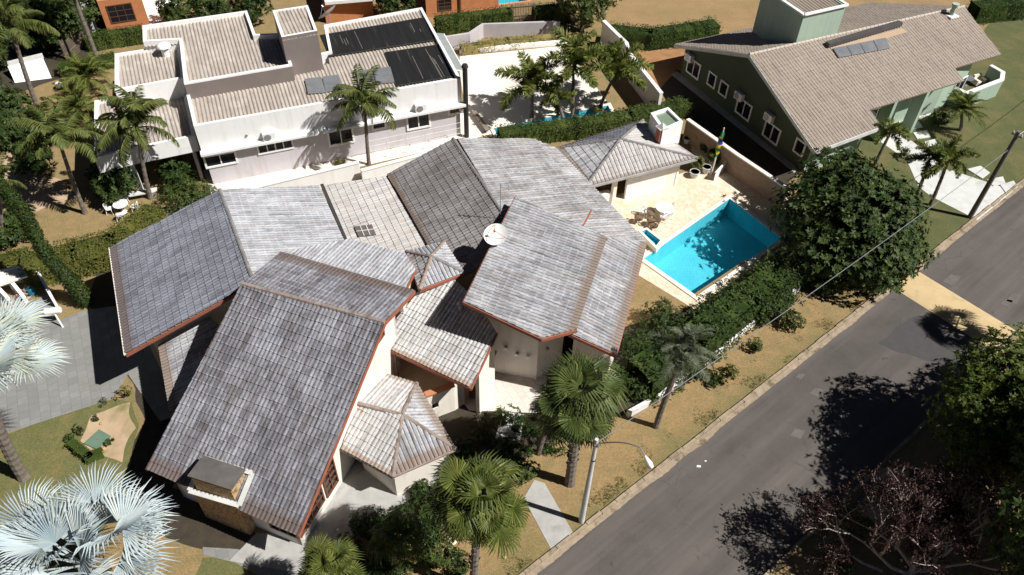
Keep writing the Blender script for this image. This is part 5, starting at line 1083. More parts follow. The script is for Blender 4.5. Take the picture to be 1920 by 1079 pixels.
# ------------------------------------------------------------------ hedges and shrubs
hedge('broad yellow green hedge beside the left roof eave', [(60, 520), (150, 500), (225, 480), (300, 420)], 2.6, 1.4, 'leaf_yellow', 1, 80)
hedge('low hedge behind the white shelter at the left edge', [(-40, 520), (55, 492)], 1.2, 1.0, 'leaf_yellow', 2)
hedge('long dark clipped hedge between the pavilion and the white patio', [(940, 270), (1080, 253), (1180, 236), (1284, 212)], 1.5, 1.3, 'leaf_mid', 3, 75)
hedge('square trimmed hedge in front of the far orange brick house', [(822, 63), (955, 47)], 1.3, 1.7, 'leaf_mid', 4, 60)
hedge('short trimmed hedge right of the far wooden fence', [(1003, 44), (1062, 38)], 1.3, 1.7, 'leaf_mid', 5, 60)
hedge('trimmed hedge in front of the left orange brick house', [(172, 92), (268, 78)], 1.3, 1.4, 'leaf_mid', 6, 60)
hedge('low trimmed hedge behind the white house small parapet', [(120, 140), (215, 122)], 1.3, 1.0, 'leaf_mid', 7, 60)
hedge('dark bushy hedge along the bare field', [(1145, 80), (1215, 88), (1335, 70)], 1.8, 1.6, 'leaf_dark', 8, 60, wob=.4)
hedge('dark hedge in the top right corner by the far street', [(1820, 38), (1905, 30)], 2.0, 1.8, 'leaf_dark', 9, 60, wob=.3)
hedge('mixed bushy hedge behind the peeling white wall', [(1200, 722), (1295, 662), (1395, 583), (1475, 522)], 2.6, 1.6, 'leaf_dark', 10, 80, .2, .1, wob=.9)
hedge('flowering yellowish bed hedge along the lilac wall', [(868, 100), (950, 88), (1040, 80)], .9, .8, 'leaf_flower', 11, 70, wob=.35)
hedge('tiny clipped box hedge around the green cover', [(140, 838), (170, 862), (188, 855)], .55, .45, 'leaf_mid', 12, 150, .09, .05)
for i, (px, r, h, mt, lb) in enumerate([((350, 385), 2.3, 2.0, 'leaf_mid', 'big leafy shrub between the left roof and the white house yard'), ((1232, 612), 1.5, 1.8, 'leaf_dark', 'round shrub at the lower corner of the pool terrace'),
   ((905, 815), 1.1, 1.6, 'leaf_mid', 'leafy shrub in front of the terrace side wall'), ((955, 790), .8, 1.1, 'leaf_mid', 'leafy shrub at the lower edge of the pale patio'), ((880, 865), 1.2, 1.3, 'leaf_dark', 'dark shrub between the porch roof corner and the round fan palm'), ((960, 860), 1.4, 1.2, 'leaf_dark', 'dark shrub left of the tall shaggy fan palm'), ((830, 960), 1.2, 1.2, 'leaf_dark', 'dark shrub left of the round fan palm'), ((990, 890), .8, .9, 'leaf_mid', 'shrub at the upper end of the concrete footpath'), ((1410, 655), .55, .9, 'leaf_mid', 'small shrub on the verge before the peeling wall'), ((1372, 700), .5, .6, 'leaf_yellow', 'smallest yellowish shrub on the verge'), ((1340, 715), .8, .7, 'leaf_dark', 'dark verge shrub beneath the grey green palm fronds'),
   ((233, 745), .5, .8, 'leaf_yellow', 'wispy yellowish plant at the edge of the slate drive'), ((198, 757), .35, .35, 'leaf_mid', 'low green plant on the edge of the slate drive'), ((152, 806), .38, .4, 'leaf_mid', 'small round shrub left of the green cover'), ((178, 790), .25, .3, 'leaf_dark', 'tiny shrub above the green cover'), ((130, 826), .3, .3, 'leaf_mid', 'tiny round shrub at the end of the box hedge'), ((206, 832), .25, .3, 'leaf_mid', 'tiny shrub right of the green cover'),
   ((640, 310), .5, .6, 'leaf_flower', 'yellow flowering plant in the white house yard'), ((305, 300), .8, 1.1, 'leaf_flower', 'golden plant under the white house ledge'), ((1600, 1000), 1.2, 1.2, 'leaf_yellow', 'green shrub under the bare red tree'), ((1560, 1060), 1.1, 1.2, 'leaf_mid', 'dark green shrub left of the bare red tree trunk'), ((1760, 230), 1.2, 1.1, 'leaf_dark', 'dark shrub before the green house porch'), ((1700, 300), .8, .8, 'leaf_mid', 'shrub beside the winding pale path'), ((5, 130), .8, .8, 'leaf_dark', 'dark shrub beside the white garden slab'), ((1480, 610), 1.0, 1.2, 'leaf_dark', 'shrub at the verge below the round tree'), ((1120, 210), .7, .6, 'leaf_yellow', 'yellowish plant at the patio palm foot'), ((1185, 125), 1.0, 1.3, 'leaf_yellow', 'feathery shrub against the pale diagonal wall'), ((1085, 105), .8, 1.6, 'leaf_flower', 'yellow croton shrub behind the tallest patio palm'), ((1190, 740), .9, 1.0, 'leaf_dark', 'dark shrub at the end of the peeling wall'), ((1120, 640), 1.0, 1.0, 'leaf_dark', 'dark shrub under the right roof eave'), ((1215, 752), .6, .7, 'leaf_mid', 'leafy clump spilling over the near end of the peeling wall'), ((1300, 705), .8, .9, 'leaf_dark', 'dark clump spilling over the middle of the peeling wall'), ((1425, 605), .8, .9, 'leaf_mid', 'leafy clump spilling over the peeling wall by the small verge shrub'), ((1470, 565), 1.0, 1.0, 'leaf_dark', 'dark clump hiding the far end of the peeling wall'), ((650, 1040), 1.0, .8, 'leaf_dark', 'dark shrub added for shade right of the spiky fan palm fronds'), ((800, 1010), 1.2, 1.0, 'leaf_dark', 'dark shrub added for shade left of the pale stone row'), ((860, 1065), .9, .8, 'leaf_dark', 'dark shrub added for shade at the round fan palm trunk'), ((700, 1075), 1.2, .9, 'leaf_dark', 'dark shrub added for shade at the bottom edge right of the spiky fan palm'), ((790, 930), .9, .8, 'leaf_dark', 'dark shrub at the porch wall foot'), ((690, 985), 1.1, .8, 'leaf_dark', 'low dark shrub in the shade below the grey side path'), ((770, 985), 1.3, 1.0, 'leaf_dark', 'dark shrub between the side path and the round fan palm'), ((1030, 830), 1.2, .9, 'leaf_dark', 'dark shrub beside the garden steps'), ((985, 800), .9, .6, 'leaf_dark', 'low dark shrub left of the garden steps'), ((1200, 660), 1.5, 1.4, 'leaf_dark', 'dark shrub mass below the right roof corner'), ((1150, 720), 1.2, 1.2, 'leaf_dark', 'dark shrub behind the tall shaggy fan palm'), ((1265, 690), 1.2, 1.3, 'leaf_dark', 'dark shrub behind the grey green palm crown'), ((1440, 590), 1.3, 1.5, 'leaf_dark', 'dark shrub in the shade left of the round tree'), ((870, 920), 1.2, .9, 'leaf_dark', 'dark shrub under the round fan palm fronds'), ((1540, 540), 1.3, 1.2, 'leaf_dark', 'dark shrub under the round tree at the verge'), ((730, 1050), 1.3, .7, 'leaf_dark', 'low dark shrub by the spiky fan palm'), ((820, 1040), 1.2, .9, 'leaf_mid', 'grey green shrub below the round fan palm')]):  # dark shrubs near the fan palms added to darken beds that lie in shade
    shrub(lb, px, r, h, mt, 40+i, per=14 if r > 1 else 24, ll=.2 if r > 1 else .14)
# low grass tufts along the kerb and garden edges
m = MB()
for i in range(5000):
    s = rnd.uniform(-6, 34); t = -.32-abs(rnd.gauss(0, .5)); p = road_pt(s, t)
    if noise.noise(p*.8) < .05: continue
    qx, qy = proj(p)
    if 975 < qx < 1090 and 895 < qy < 1050: continue
    for k in range(3): d = (UZ+rvec()*.8).normalized(); leaf(m, p+rvec()*.05*Vector((1, 1, 0)).length*.5, d if d.z > .2 else UZ, rvec(), rnd.uniform(.06, .15), .02)
for q in m.v: pass
m.v = [(x, y, max(.0, z)) for x, y, z in m.v]
m.build('verge_grass', M['leaf_yellow'], None, 'short grass tufts along the verge', None, None, 'stuff', fix=False)
# ------------------------------------------------------------------ pool
def basin(m, q, z0, z1):
    n = len(q)
    for i in range(n): a, b = q[i], q[(i+1) % n]; m.face([(a.x, a.y, z1), (b.x, b.y, z1), (b.x, b.y, z0), (a.x, a.y, z0)])
    m.face([(p.x, p.y, z0) for p in q])
def water_mat(name, tint):
    m, t, b = new_mat(name); t.nodes.remove(b); tr = N(t, 'ShaderNodeBsdfTransparent'); tr.inputs[0].default_value = c4(tint); gl = N(t, 'ShaderNodeBsdfGlossy'); gl.inputs['Roughness'].default_value = .03
    fr = N(t, 'ShaderNodeFresnel'); fr.inputs[0].default_value = 1.33; bp = N(t, 'ShaderNodeBump'); bp.inputs['Strength'].default_value = .12; bp.inputs['Distance'].default_value = .05; L(t, nz(t, pos(t), 3.5, 3), bp.inputs['Height']); L(t, bp.outputs[0], fr.inputs['Normal']); L(t, bp.outputs[0], gl.inputs['Normal'])
    ms = N(t, 'ShaderNodeMixShader'); L(t, fr.outputs[0], ms.inputs[0]); L(t, tr.outputs[0], ms.inputs[1]); L(t, gl.outputs[0], ms.inputs[2]); L(t, ms.outputs[0], t.nodes['Material Output'].inputs[0]); return m
M['water'] = water_mat('pool_water', (.85, .98, 1.))
def pooltile():
    m, t, b = new_mat('pool_tile'); p = pos(t); br = N(t, 'ShaderNodeTexBrick'); L(t, p, br.inputs['Vector']); br.inputs['Scale'].default_value = 1; br.inputs['Brick Width'].default_value = .2; br.inputs['Row Height'].default_value = .2; br.offset = 0; br.inputs['Mortar Size'].default_value = .008
    br.inputs['Color1'].default_value = c4((.1, .54, .62)); br.inputs['Color2'].default_value = c4((.085, .49, .58)); br.inputs['Mortar'].default_value = c4((.2, .6, .7))
    v = N(t, 'ShaderNodeTexVoronoi', feature='DISTANCE_TO_EDGE'); v.inputs['Scale'].default_value = 2.2; L(t, p, v.inputs['Vector'])
    L(t, mix(t, ramp(t, nz(t, p, .6, 4), [(.4, 0.), (.7, .4)]), br.outputs[0], (.06, .43, .54)), b.inputs['Base Color']); b.inputs['Roughness'].default_value = .4; return m
M['pooltile'] = pooltile()
M['poolfloor'] = None
def pool(label, px, depth, wz=.04, cop=.3, deck=.02, name='swimming_pool', capm=None):
    q = [W(x, y, deck) for x, y in px]; t_ = thing(name, label, 'pool', sum(q, Vector())/len(q)); m = MB(); ring_ = inset([tuple(p[:2]) for p in q], -cop); n = len(q)
    basin(m, q, deck+.06-depth, deck+.05); m.build('basin', M['pooltile'], t_)
    wq = [Vector((p.x, p.y, deck-.02)) for p in q]; wq = wq if (wq[1]-wq[0]).cross(wq[2]-wq[0]).z > 0 else wq[::-1]   # the surface must face up
    m = MB(); m.face(wq); m.build('water', M['water'], t_, fix=False)
    m = MB()
    for i in range(n): a, b, c, d = q[i], q[(i+1) % n], ring_[(i+1) % n], ring_[i]; m.extr([Vector((p.x, p.y, deck-.015)) for p in (a, b, c, d)], (0, 0, .08))
    m.build('coping', capm or M['cream'], t_); return t_
# the terrace, soil and ground sheets are cut open where the basins go down
def cut(names, px, grow=.1):
    q = inset([tuple(W(x, y, .02)[:2]) for x, y in px], -grow); c = sum(q, Vector())/len(q)
    for o in list(COL.objects):
        if o.type != 'MESH' or o.name.split('.')[0] not in names: continue
        bm = bmesh.new(); bm.from_mesh(o.data); off = o.location; n = len(q)
        for i in range(n):
            a, b = q[i], q[(i+1) % n]; no = Vector((b.y-a.y, -(b.x-a.x), 0)).normalized()
            bmesh.ops.bisect_plane(bm, geom=bm.verts[:]+bm.edges[:]+bm.faces[:], plane_co=a-off, plane_no=no)
        kill = []
        for f in bm.faces:
            p = f.calc_center_median()+off; ins_ = True
            for i in range(n):
                a, b = q[i], q[(i+1) % n]; s = (b.x-a.x)*(p.y-a.y)-(b.y-a.y)*(p.x-a.x); s0 = (b.x-a.x)*(c.y-a.y)-(b.y-a.y)*(c.x-a.x)
                if s*s0 < 0: ins_ = False; break
            if ins_: kill.append(f)
        bmesh.ops.delete(bm, geom=kill, context='FACES'); bm.to_mesh(o.data); bm.free()
POOL = [(1360, 378), (1374, 375), (1462, 446), (1458, 452), (1312, 553), (1300, 554), (1207, 487), (1240, 455)]
POOL = [(1368, 374), (1465, 448), (1306, 556), (1207, 486)]
SPUR = [(1203, 435), (1212, 432), (1238, 452), (1230, 462)]
cut(('ground', 'terrace', 'soil'), POOL); pool('large turquoise swimming pool in the cream stone terrace', POOL, 1.5)
WP = [(930, 252), (926, 243), (1000, 228), (1085, 215), (1140, 200), (1146, 210)]
WP = [(926, 242), (1140, 199), (1146, 211), (932, 254)]
cut(('ground', 'yard', 'soil'), WP); pool('narrow blue pool strip behind the long dark hedge', WP, 1.2)
t_ = pool('small blue spa basin beside the big pool', SPUR, .35, deck=.42, cop=.18)
m = MB(); rq = inset([tuple(W(x, y, .42)[:2]) for x, y in SPUR], -.17); m.prism([tuple(p[:2]) for p in rq], .0, .07); m.build('spa_body', M['pooltile'], t_)
for i in range(4):
    a, b = rq[i], rq[(i+1) % 4]; m = MB(); m.extr([Vector((a.x, a.y, .05)), Vector((b.x, b.y, .05)), Vector((b.x, b.y, .40)), Vector((a.x, a.y, .40))], (b-a).cross(UZ).normalized()*.02); m.build('spa_wall', M['cream'], t_)
BP = [(934, 9), (928, -8), (985, -14), (990, 2)]; cut(('ground', 'soil'), BP); pool('bright blue pool corner beyond the far wooden fence', BP, 1.0, capm=M['orange'])
# ------------------------------------------------------------------ street furniture
b = W(1090, 978); hl = zfor(b.x, b.y, 824); tp = W(1119, 824, hl)
sl_ = thing('street_lamp', 'concrete street lamp pole with a long curved arm over the verge', 'street lamp', b)
m = MB(); m.tube([b, b.lerp(tp, .5), tp], [.15, .125, .085], 14); m.build('pole', M['concrete_pale'], sl_)
hd = W(1211, 858, hl+.55); m = MB(); arm = [tp-Vector((0, 0, .35))]+[tp.lerp(hd, f)+Vector((0, 0, .75*math.sin(f*2.2)-.35+.35*f-.15*f)) for f in (.12, .25, .4, .55, .7, .85)]; arm.append(hd); m.tube(arm, .028, 8); m.build('arm', M['metal'], sl_)
dh = (arm[-1]-arm[-2]).normalized(); m = MB(); m.tube([hd-dh*.1, hd+dh*.12, hd+dh*.38, hd+dh*.55, hd+dh*.6], [.04, .09, .13, .1, .03], 12); m.build('lamp_head', M['plastic'], sl_)
m = MB(); m.box(tp-Vector((0, 0, .55)), .22, .2, .25, .4); m.build('junction_box', M['metal'], sl_)
for z in (.4, 1.6): m = MB(); c = tp-Vector((0, 0, z)); m.tube([c-Vector((0, 0, .04)), c+Vector((0, 0, .04))], .12, 12); m.build('clamp', M['gutter'], sl_)
b2 = W(1818, 408); h2 = zfor(b2.x, b2.y, 247); tp2 = W(1911, 247, h2)
up_ = thing('utility_pole', 'dark leaning utility pole beside the pale driveway', 'utility pole', b2)
m = MB(); m.tube([b2, b2.lerp(tp2, .5), tp2], [.18, .16, .12], 12); m.build('pole', pm('dark_concrete_pole', (.17, .15, .135), (.11, .1, .09), 2, .9), up_)
m = MB(); c = tp2-Vector((0, 0, .3)); ax = KN; m.bar(c-ax*.35, c+ax*.35, .1, .1); m.build('crossarm', M['metal'], up_)
for k in (-.28, 0, .28): m = MB(); p = c+ax*k+Vector((0, 0, .05)); m.tube([p, p+Vector((0, 0, .14))], [.05, .035], 8); m.build('insulator', M['plastic'], up_)
def cable(label, a, b, sag, r=.018, mat=None):
    pts = [a.lerp(b, i/24)-Vector((0, 0, sag*4*(i/24)*(1-i/24))) for i in range(25)]; m = MB(); m.tube(pts, r, 5); m.build('cable', mat or M['concrete_pale'], None, label, 'cable', 'overhead cables along the verge')
cable('pale twisted cable running between the street lamp and the utility pole', tp-Vector((0, 0, .3)), tp2-Vector((0, 0, 1.4)), .35, .02, M['metal'])
far = tp2+KD*30+Vector((0, 0, .2)); cable('cable running from the utility pole out of the right edge', tp2-Vector((0, 0, .4)), far, .5, .02)
# ------------------------------------------------------------------ aerials and dishes
p = p7.on(948, 452); d_ = thing('satellite_dish', 'large white satellite dish on the left edge of the big right roof', 'satellite dish', W(930, 456, 6.9)); o = ORG[d_.name]
def dish(d_, o, r, aim, mat, post=.6):
    m = MB(); m.tube([o-Vector((0, 0, .1)), o+Vector((0, 0, post))], .045, 8); m.build('mast', M['metal'], d_)
    rot = aim.to_track_quat('Z', 'Y').to_matrix(); c = o+Vector((0, 0, post+.1)); m = MB(); rings = 6
    k0 = len(m.v)
    for i in range(rings+1):
        rr = r*i/rings
        for j in range(24): a = 6.2832*j/24; m.v.append(tuple(c+rot @ Vector((rr*math.cos(a), rr*math.sin(a), .22*r*(i/rings)**2))))
    for i in range(rings):
        for j in range(24): m.f.append((k0+i*24+j, k0+i*24+(j+1) % 24, k0+(i+1)*24+(j+1) % 24, k0+(i+1)*24+j)); m.m.append(0)
    m.build('reflector', mat, d_, fix=False, smooth=True); f = c+rot @ Vector((0, 0, r*.85)); m = MB()
    for j in range(3): a = 2.094*j; m.tube([c+rot @ Vector((r*.92*math.cos(a), r*.92*math.sin(a), .2*r)), f], .014, 5)
    m.tube([f-rot @ Vector((0, 0, .1)), f+rot @ Vector((0, 0, .06))], .06, 8); m.build('feed_horn', M['orange'] if mat is M['plastic'] else M['metal'], d_)
dish(d_, o, .66, Vector((-.15, -.35, .9)).normalized(), M['plastic'], .45)
d2 = thing('satellite_dish', 'grey mesh dish behind the white house back parapet', 'satellite dish', W(618, 40, 5.2)); dish(d2, ORG[d2.name], .9, Vector((-.5, .25, .6)).normalized(), pm('mesh_dish', (.5, .45, .4), (.42, .38, .34), 3, .7), .5)
an = W(938, 402, 6.6); a_ = thing('yagi_aerial', 'thin upright aerial mast beside the white satellite dish', 'aerial', an); m = MB(); m.tube([an, an+Vector((0, 0, 2.2))], .025, 6); m.build('mast', M['metal'], a_); m = MB(); q = an+Vector((0, 0, 2.0)); m.tube([q, q+Vector((.5, -.25, 0))], .015, 5)
for k in range(6): c = q+Vector((.5, -.25, 0))*(k/5); m.tube([c+Vector((-.1, -.2, 0)), c+Vector((.1, .2, 0))], .01, 4)
m.build('elements', M['metal'], a_)
# ------------------------------------------------------------------ garden furniture
def chair_white(loc, rz, label, grp):
    global CH0
    if 'CH0' in globals(): return dup(CH0, loc, rz, label, group=grp)
    t_ = CH0 = thing('garden_chair', label, 'chair', loc, grp); o = Vector(loc); t_.rotation_euler = (0, 0, rz)
    m = MB(); m.lathe(o, [(.24, .42), (.26, .44), (.26, .46), (.02, .47)], 14); m.build('seat', M['plastic'], t_)
    m = MB(); pts = [o+Vector((-.25*math.cos(a)*1.0, .27*math.sin(a) if False else .2, .46+0)) for a in (0,)]
    arc = [o+Vector((.26*math.cos(R(20+i*14)), .22*math.sin(R(20+i*14))+.03, .46+.36*math.sin(R(i*18))**.7)) for i in range(11)]; m.tube(arc, .022, 6)
    for i in range(1, 10): m.tube([Vector((arc[i].x, arc[i].y, o.z+.45)), arc[i]], .014, 5)
    m.build('backrest', M['plastic'], t_)
    for sx, sy in ((-1, -1), (1, -1), (1, 1), (-1, 1)): m = MB(); m.tube([o+Vector((sx*.16, sy*.16, .43)), o+Vector((sx*.22, sy*.22, 0))], [.03, .02], 6); m.build('leg', M['plastic'], t_)
    return t_
def table_round(loc, r, label, mat, name='garden_table'):
    t_ = thing(name, label, 'table', loc); o = Vector(loc); m = MB(); m.lathe(o, [(r*.96, .69), (r, .71), (r, .73), (.02, .735)], 20); m.build('table_top', mat, t_); m = MB(); m.lathe(o, [(.26, 0), (.24, .04), (.06, .12), (.05, .5), (.14, .69)], 12); m.build('pedestal', mat, t_); return t_
gt = W(232, 398); table_round(gt, .5, 'round white ornate garden table under the palms', M['plastic'])
for a, lb in ((100, 'white ornate garden chair behind the garden table, nearest the palm trunk'), (10, 'white ornate garden chair right of the garden table'), (-80, 'white ornate garden chair on the near side of the garden table'), (190, 'white ornate garden chair left of the garden table')):
    chair_white(tuple(gt+Vector((math.cos(R(a))*.85, math.sin(R(a))*.85, 0))), R(a-90), lb, 'white ornate garden chairs')
bq = W(262, 372); bs = thing('stone_bench', 'long pale stone bench behind the garden table', 'bench', bq); m = MB(); m.box(bq+Vector((0, 0, .42)), 2.6, .5, .08, R(20)); m.build('seat', M['concrete_pale'], bs)
for k in (-1, 1): m = MB(); m.box(bq+Vector((k*.95, k*.35, 0)), .18, .42, .417, R(20)); m.build('support', M['concrete_pale'], bs)
pt_ = W(1243, 404); table_round(pt_, .62, 'round white table on the terrace between pavilion and pool', M['plastic'], 'patio_table')
def wicker(loc, rz, label):
    global WK0
    if 'WK0' in globals(): return dup(WK0, loc, rz, label)
    t_ = WK0 = thing('wicker_chair', label, 'chair', loc, 'round brown chairs by the pool'); o = Vector(loc); t_.rotation_euler = (0, 0, rz); mt = pm('brown_wicker', (.22, .14, .085), (.12, .075, .045), 14, .8)
    m = MB(); m.lathe(o, [(.27, .36), (.3, .4), (.3, .45), (.02, .46)], 14); m.build('seat', mt, t_)
    m = MB(); m.tube([o+Vector((.3*math.cos(R(a)), .3*math.sin(R(a)), .72-.12*abs(a-90)/100)) for a in range(-10, 191, 20)], .04, 6)
    for a in range(0, 181, 20): m.tube([o+Vector((.29*math.cos(R(a)), .29*math.sin(R(a)), .43)), o+Vector((.3*math.cos(R(a)), .3*math.sin(R(a)), .72-.12*abs(a-90)/100))], .02, 5)
    m.build('backrest', mt, t_)
    for sx, sy in ((-1, -1), (1, -1), (1, 1), (-1, 1)): m = MB(); m.tube([o+Vector((sx*.18, sy*.18, .38)), o+Vector((sx*.21, sy*.21, 0))], .022, 5); m.build('leg', M['white'], t_)
    return t_
for (x, y), rz, lb in (((1196, 418), 2.2, 'round brown chair nearest the tiled roof edge'), ((1219, 408), 1.0, 'round brown chair touching the left of the white terrace table'), ((1219, 423), 2.6, 'round brown chair between the table and the spa basin'), ((1224, 432), -2.5, 'round brown chair nearest the spa basin')):
    wicker(tuple(W(x, y)), rz, lb)
for (x, y), a, lb in (((1256, 398), -80, 'white garden chair right of the white terrace table'), ((1243, 416), 180, 'white garden chair on the pool side of the white terrace table'), ((1207, 405), 40, 'white garden chair at the pavilion end of the terrace'), ((1252, 412), -140, 'white garden chair nearest the pool edge')):
    chair_white(tuple(W(x, y)), R(a), lb, 'white terrace chairs by the pool')
# flag, pots, planter rail near the pavilion
fb_ = W(1333, 328); ft = W(1358, 240, zfor(fb_.x, fb_.y, 240)); fg = thing('flagpole', 'pale flagpole carrying a furled green yellow and blue flag', 'flag', fb_); m = MB(); m.tube([fb_, ft], [.07, .04], 8); m.build('pole', M['cream'], fg)
fm = [pm('flag_green', (.02, .24, .07), None), pm('flag_yellow', (.75, .55, .03), None), pm('flag_blue', (.02, .06, .36), None)]
m = MB(); n = 16
for k in range(n):
    f0, f1 = .40+.52*k/n, .40+.52*(k+1)/n; a, b = fb_.lerp(ft, f0), fb_.lerp(ft, f1); w0 = .11*math.sin(math.pi*(k+.3)/n)**.6+.05; mi = 2 if 8 <= k <= 11 else (1 if k in (2, 3, 6, 7, 12) else 0)
    for j in range(6): a0, a1 = j*1.05, (j+1)*1.05; rr = lambda a_: w0*(1+.4*math.sin(a_*3+k)); m.face([a+Vector((math.cos(a0)*rr(a0), math.sin(a0)*rr(a0), 0)), a+Vector((math.cos(a1)*rr(a1), math.sin(a1)*rr(a1), 0)), b+Vector((math.cos(a1)*rr(a1), math.sin(a1)*rr(a1), 0)), b+Vector((math.cos(a0)*rr(a0), math.sin(a0)*rr(a0), 0))], mi)
m.build('flag', fm, fg)
def pot(px, r, h, ph, label, mt='leaf_mid'):
    o = W(*px); t_ = thing('potted_plant', label, 'potted plant', o, 'plant pots beside the pavilion'); m = MB(); m.lathe(o, [(r*.7, 0), (r, h*.9), (r*1.08, h*.92), (r*1.08, h), (r*.9, h), (r*.88, h*.86)], 14); m.build('pot', M['concrete_pale'], t_)
    m = MB(); m.tube([o+Vector((0, 0, h*.8)), o+Vector((0, 0, h*.88))], r*.88, 12); m.build('soil', M['soil'] if ph else M['dirt'], t_)
    if ph: m = MB(); crown_mesh(m, [(o+Vector((0, 0, h+ph*.45)), r*1.7, ph*.75), (o+Vector((.15, .1, h+ph*.8)), r*1.1, ph*.5)], 34, .22, .09, px[0]*.1+2, 6); m.build('plant', M[mt], t_, fix=False)
for px, r, h, ph, lb, mt in [((1301, 332), .36, .5, 0, 'bare round concrete pot nearest the pavilion corner', ''), ((1323, 324), .34, .55, 0, 'bare concrete pot left of the flagpole foot', ''), ((1353, 306), .4, .6, 0, 'bare concrete pot right of the flagpole by the block wall', ''), ((1303, 317), .3, .4, .5, 'pot with a bright leafy plant under the pavilion roof corner', 'leaf_yellow'), ((1335, 308), .3, .45, .6, 'pot with a dark plant just behind the flagpole', 'leaf_mid'), ((1298, 262), .3, .4, .6, 'pot with a yellow green plant farthest along the block wall', 'leaf_yellow'), ((1312, 274), .32, .4, .7, 'pot with a bright plant second from the far end of the block wall', 'leaf_yellow'), ((1322, 286), .3, .4, .5, 'pot with an olive plant half way along the block wall', 'leaf_mid'), ((1340, 284), .3, .4, .6, 'pot with a dark bush against the block wall', 'leaf_dark'), ((1287, 268), .28, .45, 0, 'white rounded empty pot by the pavilion side', '')]:
    pot(px, r, h, ph, lb, mt or 'leaf_mid')
a, b = W(1338, 340), W(1364, 312); rl = thing('sloping_rail', 'white painted low balustrade by the flagpole', 'railing', a); m = MB(); m.bar(a+Vector((0, 0, .75)), b+Vector((0, 0, .75)), .14, .1); m.build('handrail', M['white'], rl); m = MB(); m.extr([a, b, b+Vector((0, 0, .69)), a+Vector((0, 0, .69))], (.06, .05, 0)); m.build('panel', M['white'], rl)
# ------------------------------------------------------------------ left side items
o = W(118, 614); lt = thing('post_box', 'white rounded box on a short slanted post by the slate drive', 'post box', o); m = MB(); m.tube([o, o+Vector((-.25, .25, 1.05))], .055, 8); m.build('post', M['plastic'], lt); c = o+Vector((-.32, .3, 1.12)); m = MB(); m.tube([c+Vector((-.42, -.1, 0)), c+Vector((-.38, -.09, 0)), c+Vector((.42, .1, 0)), c+Vector((.46, .11, 0))], [.17, .2, .2, .17], 14); m.build('box', M['plastic'], lt)
sh = thing('garden_shelter', 'white arched brick grill shelter at the left edge by the drive', 'shelter', W(30, 560))
m = MB(); wl = [W(x, y, 1.1) for x, y in ((-10, 512), (40, 500), (70, 503), (97, 552))]; pp = [Vector((p.x, p.y, 0)) for p in wl]
for i in range(3): mm = MB(); a, b = pp[i], pp[i+1]; mm.extr([a, b, b+Vector((0, 0, 1.25 if i < 2 else .9)), a+Vector((0, 0, 1.25))], (b-a).cross(UZ).normalized()*.16); mm.build('wall', M['white'], sh)
m = MB(); m.extr([W(x, y, 1.2) for x, y in ((-30, 520), (45, 503), (52, 520), (-20, 545))], (0, 0, .1)); m.build('slab', M['creamwall'], sh)
for x0, y0, x1, y1 in ((28, 540, 54, 566), (-2, 548, 28, 572)):
    a, b = W(x0, y0), W(x1, y1); a, b = Vector((a.x, a.y, 0)), Vector((b.x, b.y, 0)); m = MB(); d = b-a; prof_ = [(0, 0), (0, 1.2), (.3, 1.22), (.55, 1.1), (.8, .8), (1, .45), (1, 0)]; m.extr([a+d*f+Vector((0, 0, z)) for f, z in prof_], d.cross(UZ).normalized()*.2); m.build('arched_wall', M['white'], sh)
c = W(35, 562); m = MB()
for i in range(40): q = c+Vector((rnd.uniform(-.35, .35), rnd.uniform(-.6, .6), rnd.uniform(0, .5))); m.tube([q, q+rvec()*.35], .05, 6)
m.build('logs', pm('reddish_logs', (.4, .3, .26), (.2, .12, .1), 4, .9), sh)
o = W(62, 552); gl_ = thing('gas_bottle', 'teal gas bottle standing inside the white shelter', 'gas bottle', o); m = MB(); m.lathe(o, [(.2, 0), (.24, .06), (.24, .5), (.16, .62), (.08, .64), (.02, .65)], 14); m.build('bottle', pm('teal_paint', (.01, .16, .24), (.01, .13, .2), 2, .5), gl_); m = MB(); m.tube([o+Vector((0, 0, .64)), o+Vector((0, 0, .74))], .09, 10); m.build('collar', M['metal'], gl_)
q = [W(x, y, .06) for x, y in ((186, 806), (208, 818), (181, 843), (157, 832))]; m = MB(); m.extr([Vector((p.x, p.y, 0)) for p in q], (0, 0, .1)); uc = thing('utility_cover', 'square green painted cover set in the lawn', 'cover', sum(q, Vector())/4-Vector((0, 0, .06))); m.build('cover', pm('green_cover_paint', (.13, .2, .14), (.1, .165, .115), 1.8, .7, .1, 20), uc)
m = MB(); c = sum(q, Vector())/4; m.bar(c+Vector((-.1, 0, .055)), c+Vector((.1, 0, .055)), .04, .03); m.build('handle', M['metal'], uc)
for (x, y), lb in (((113, 166), 'leftmost of three white globe garden lamps'), ((125, 167), 'middle and lowest of three white globe garden lamps'), ((132, 158), 'rightmost of three white globe garden lamps')):
    o = W(x, y); g = thing('globe_lamp', lb, 'garden lamp', o, 'white globes on the dry lawn'); m = MB(); m.tube([o, o+Vector((0, 0, .12))], .1, 8); m.build('base', M['metal'], g); m = MB(); m.dome(o+Vector((0, 0, .34)), .3, .26, full=True); m.build('globe', M['plastic'], g)
q = [W(x, y, 1.3) for x, y in ((12, 122), (78, 105), (80, 112), (20, 128))]; cs_ = thing('garden_slab', 'sloping white slab with a raised rim on the dry lawn', 'cistern', W(50, 140)); m = MB(); hi = [W(x, y, 1.0) for x, y in ((14, 124), (80, 108))]; lo = [W(x, y, 0) for x, y in ((97, 147), (28, 156))]
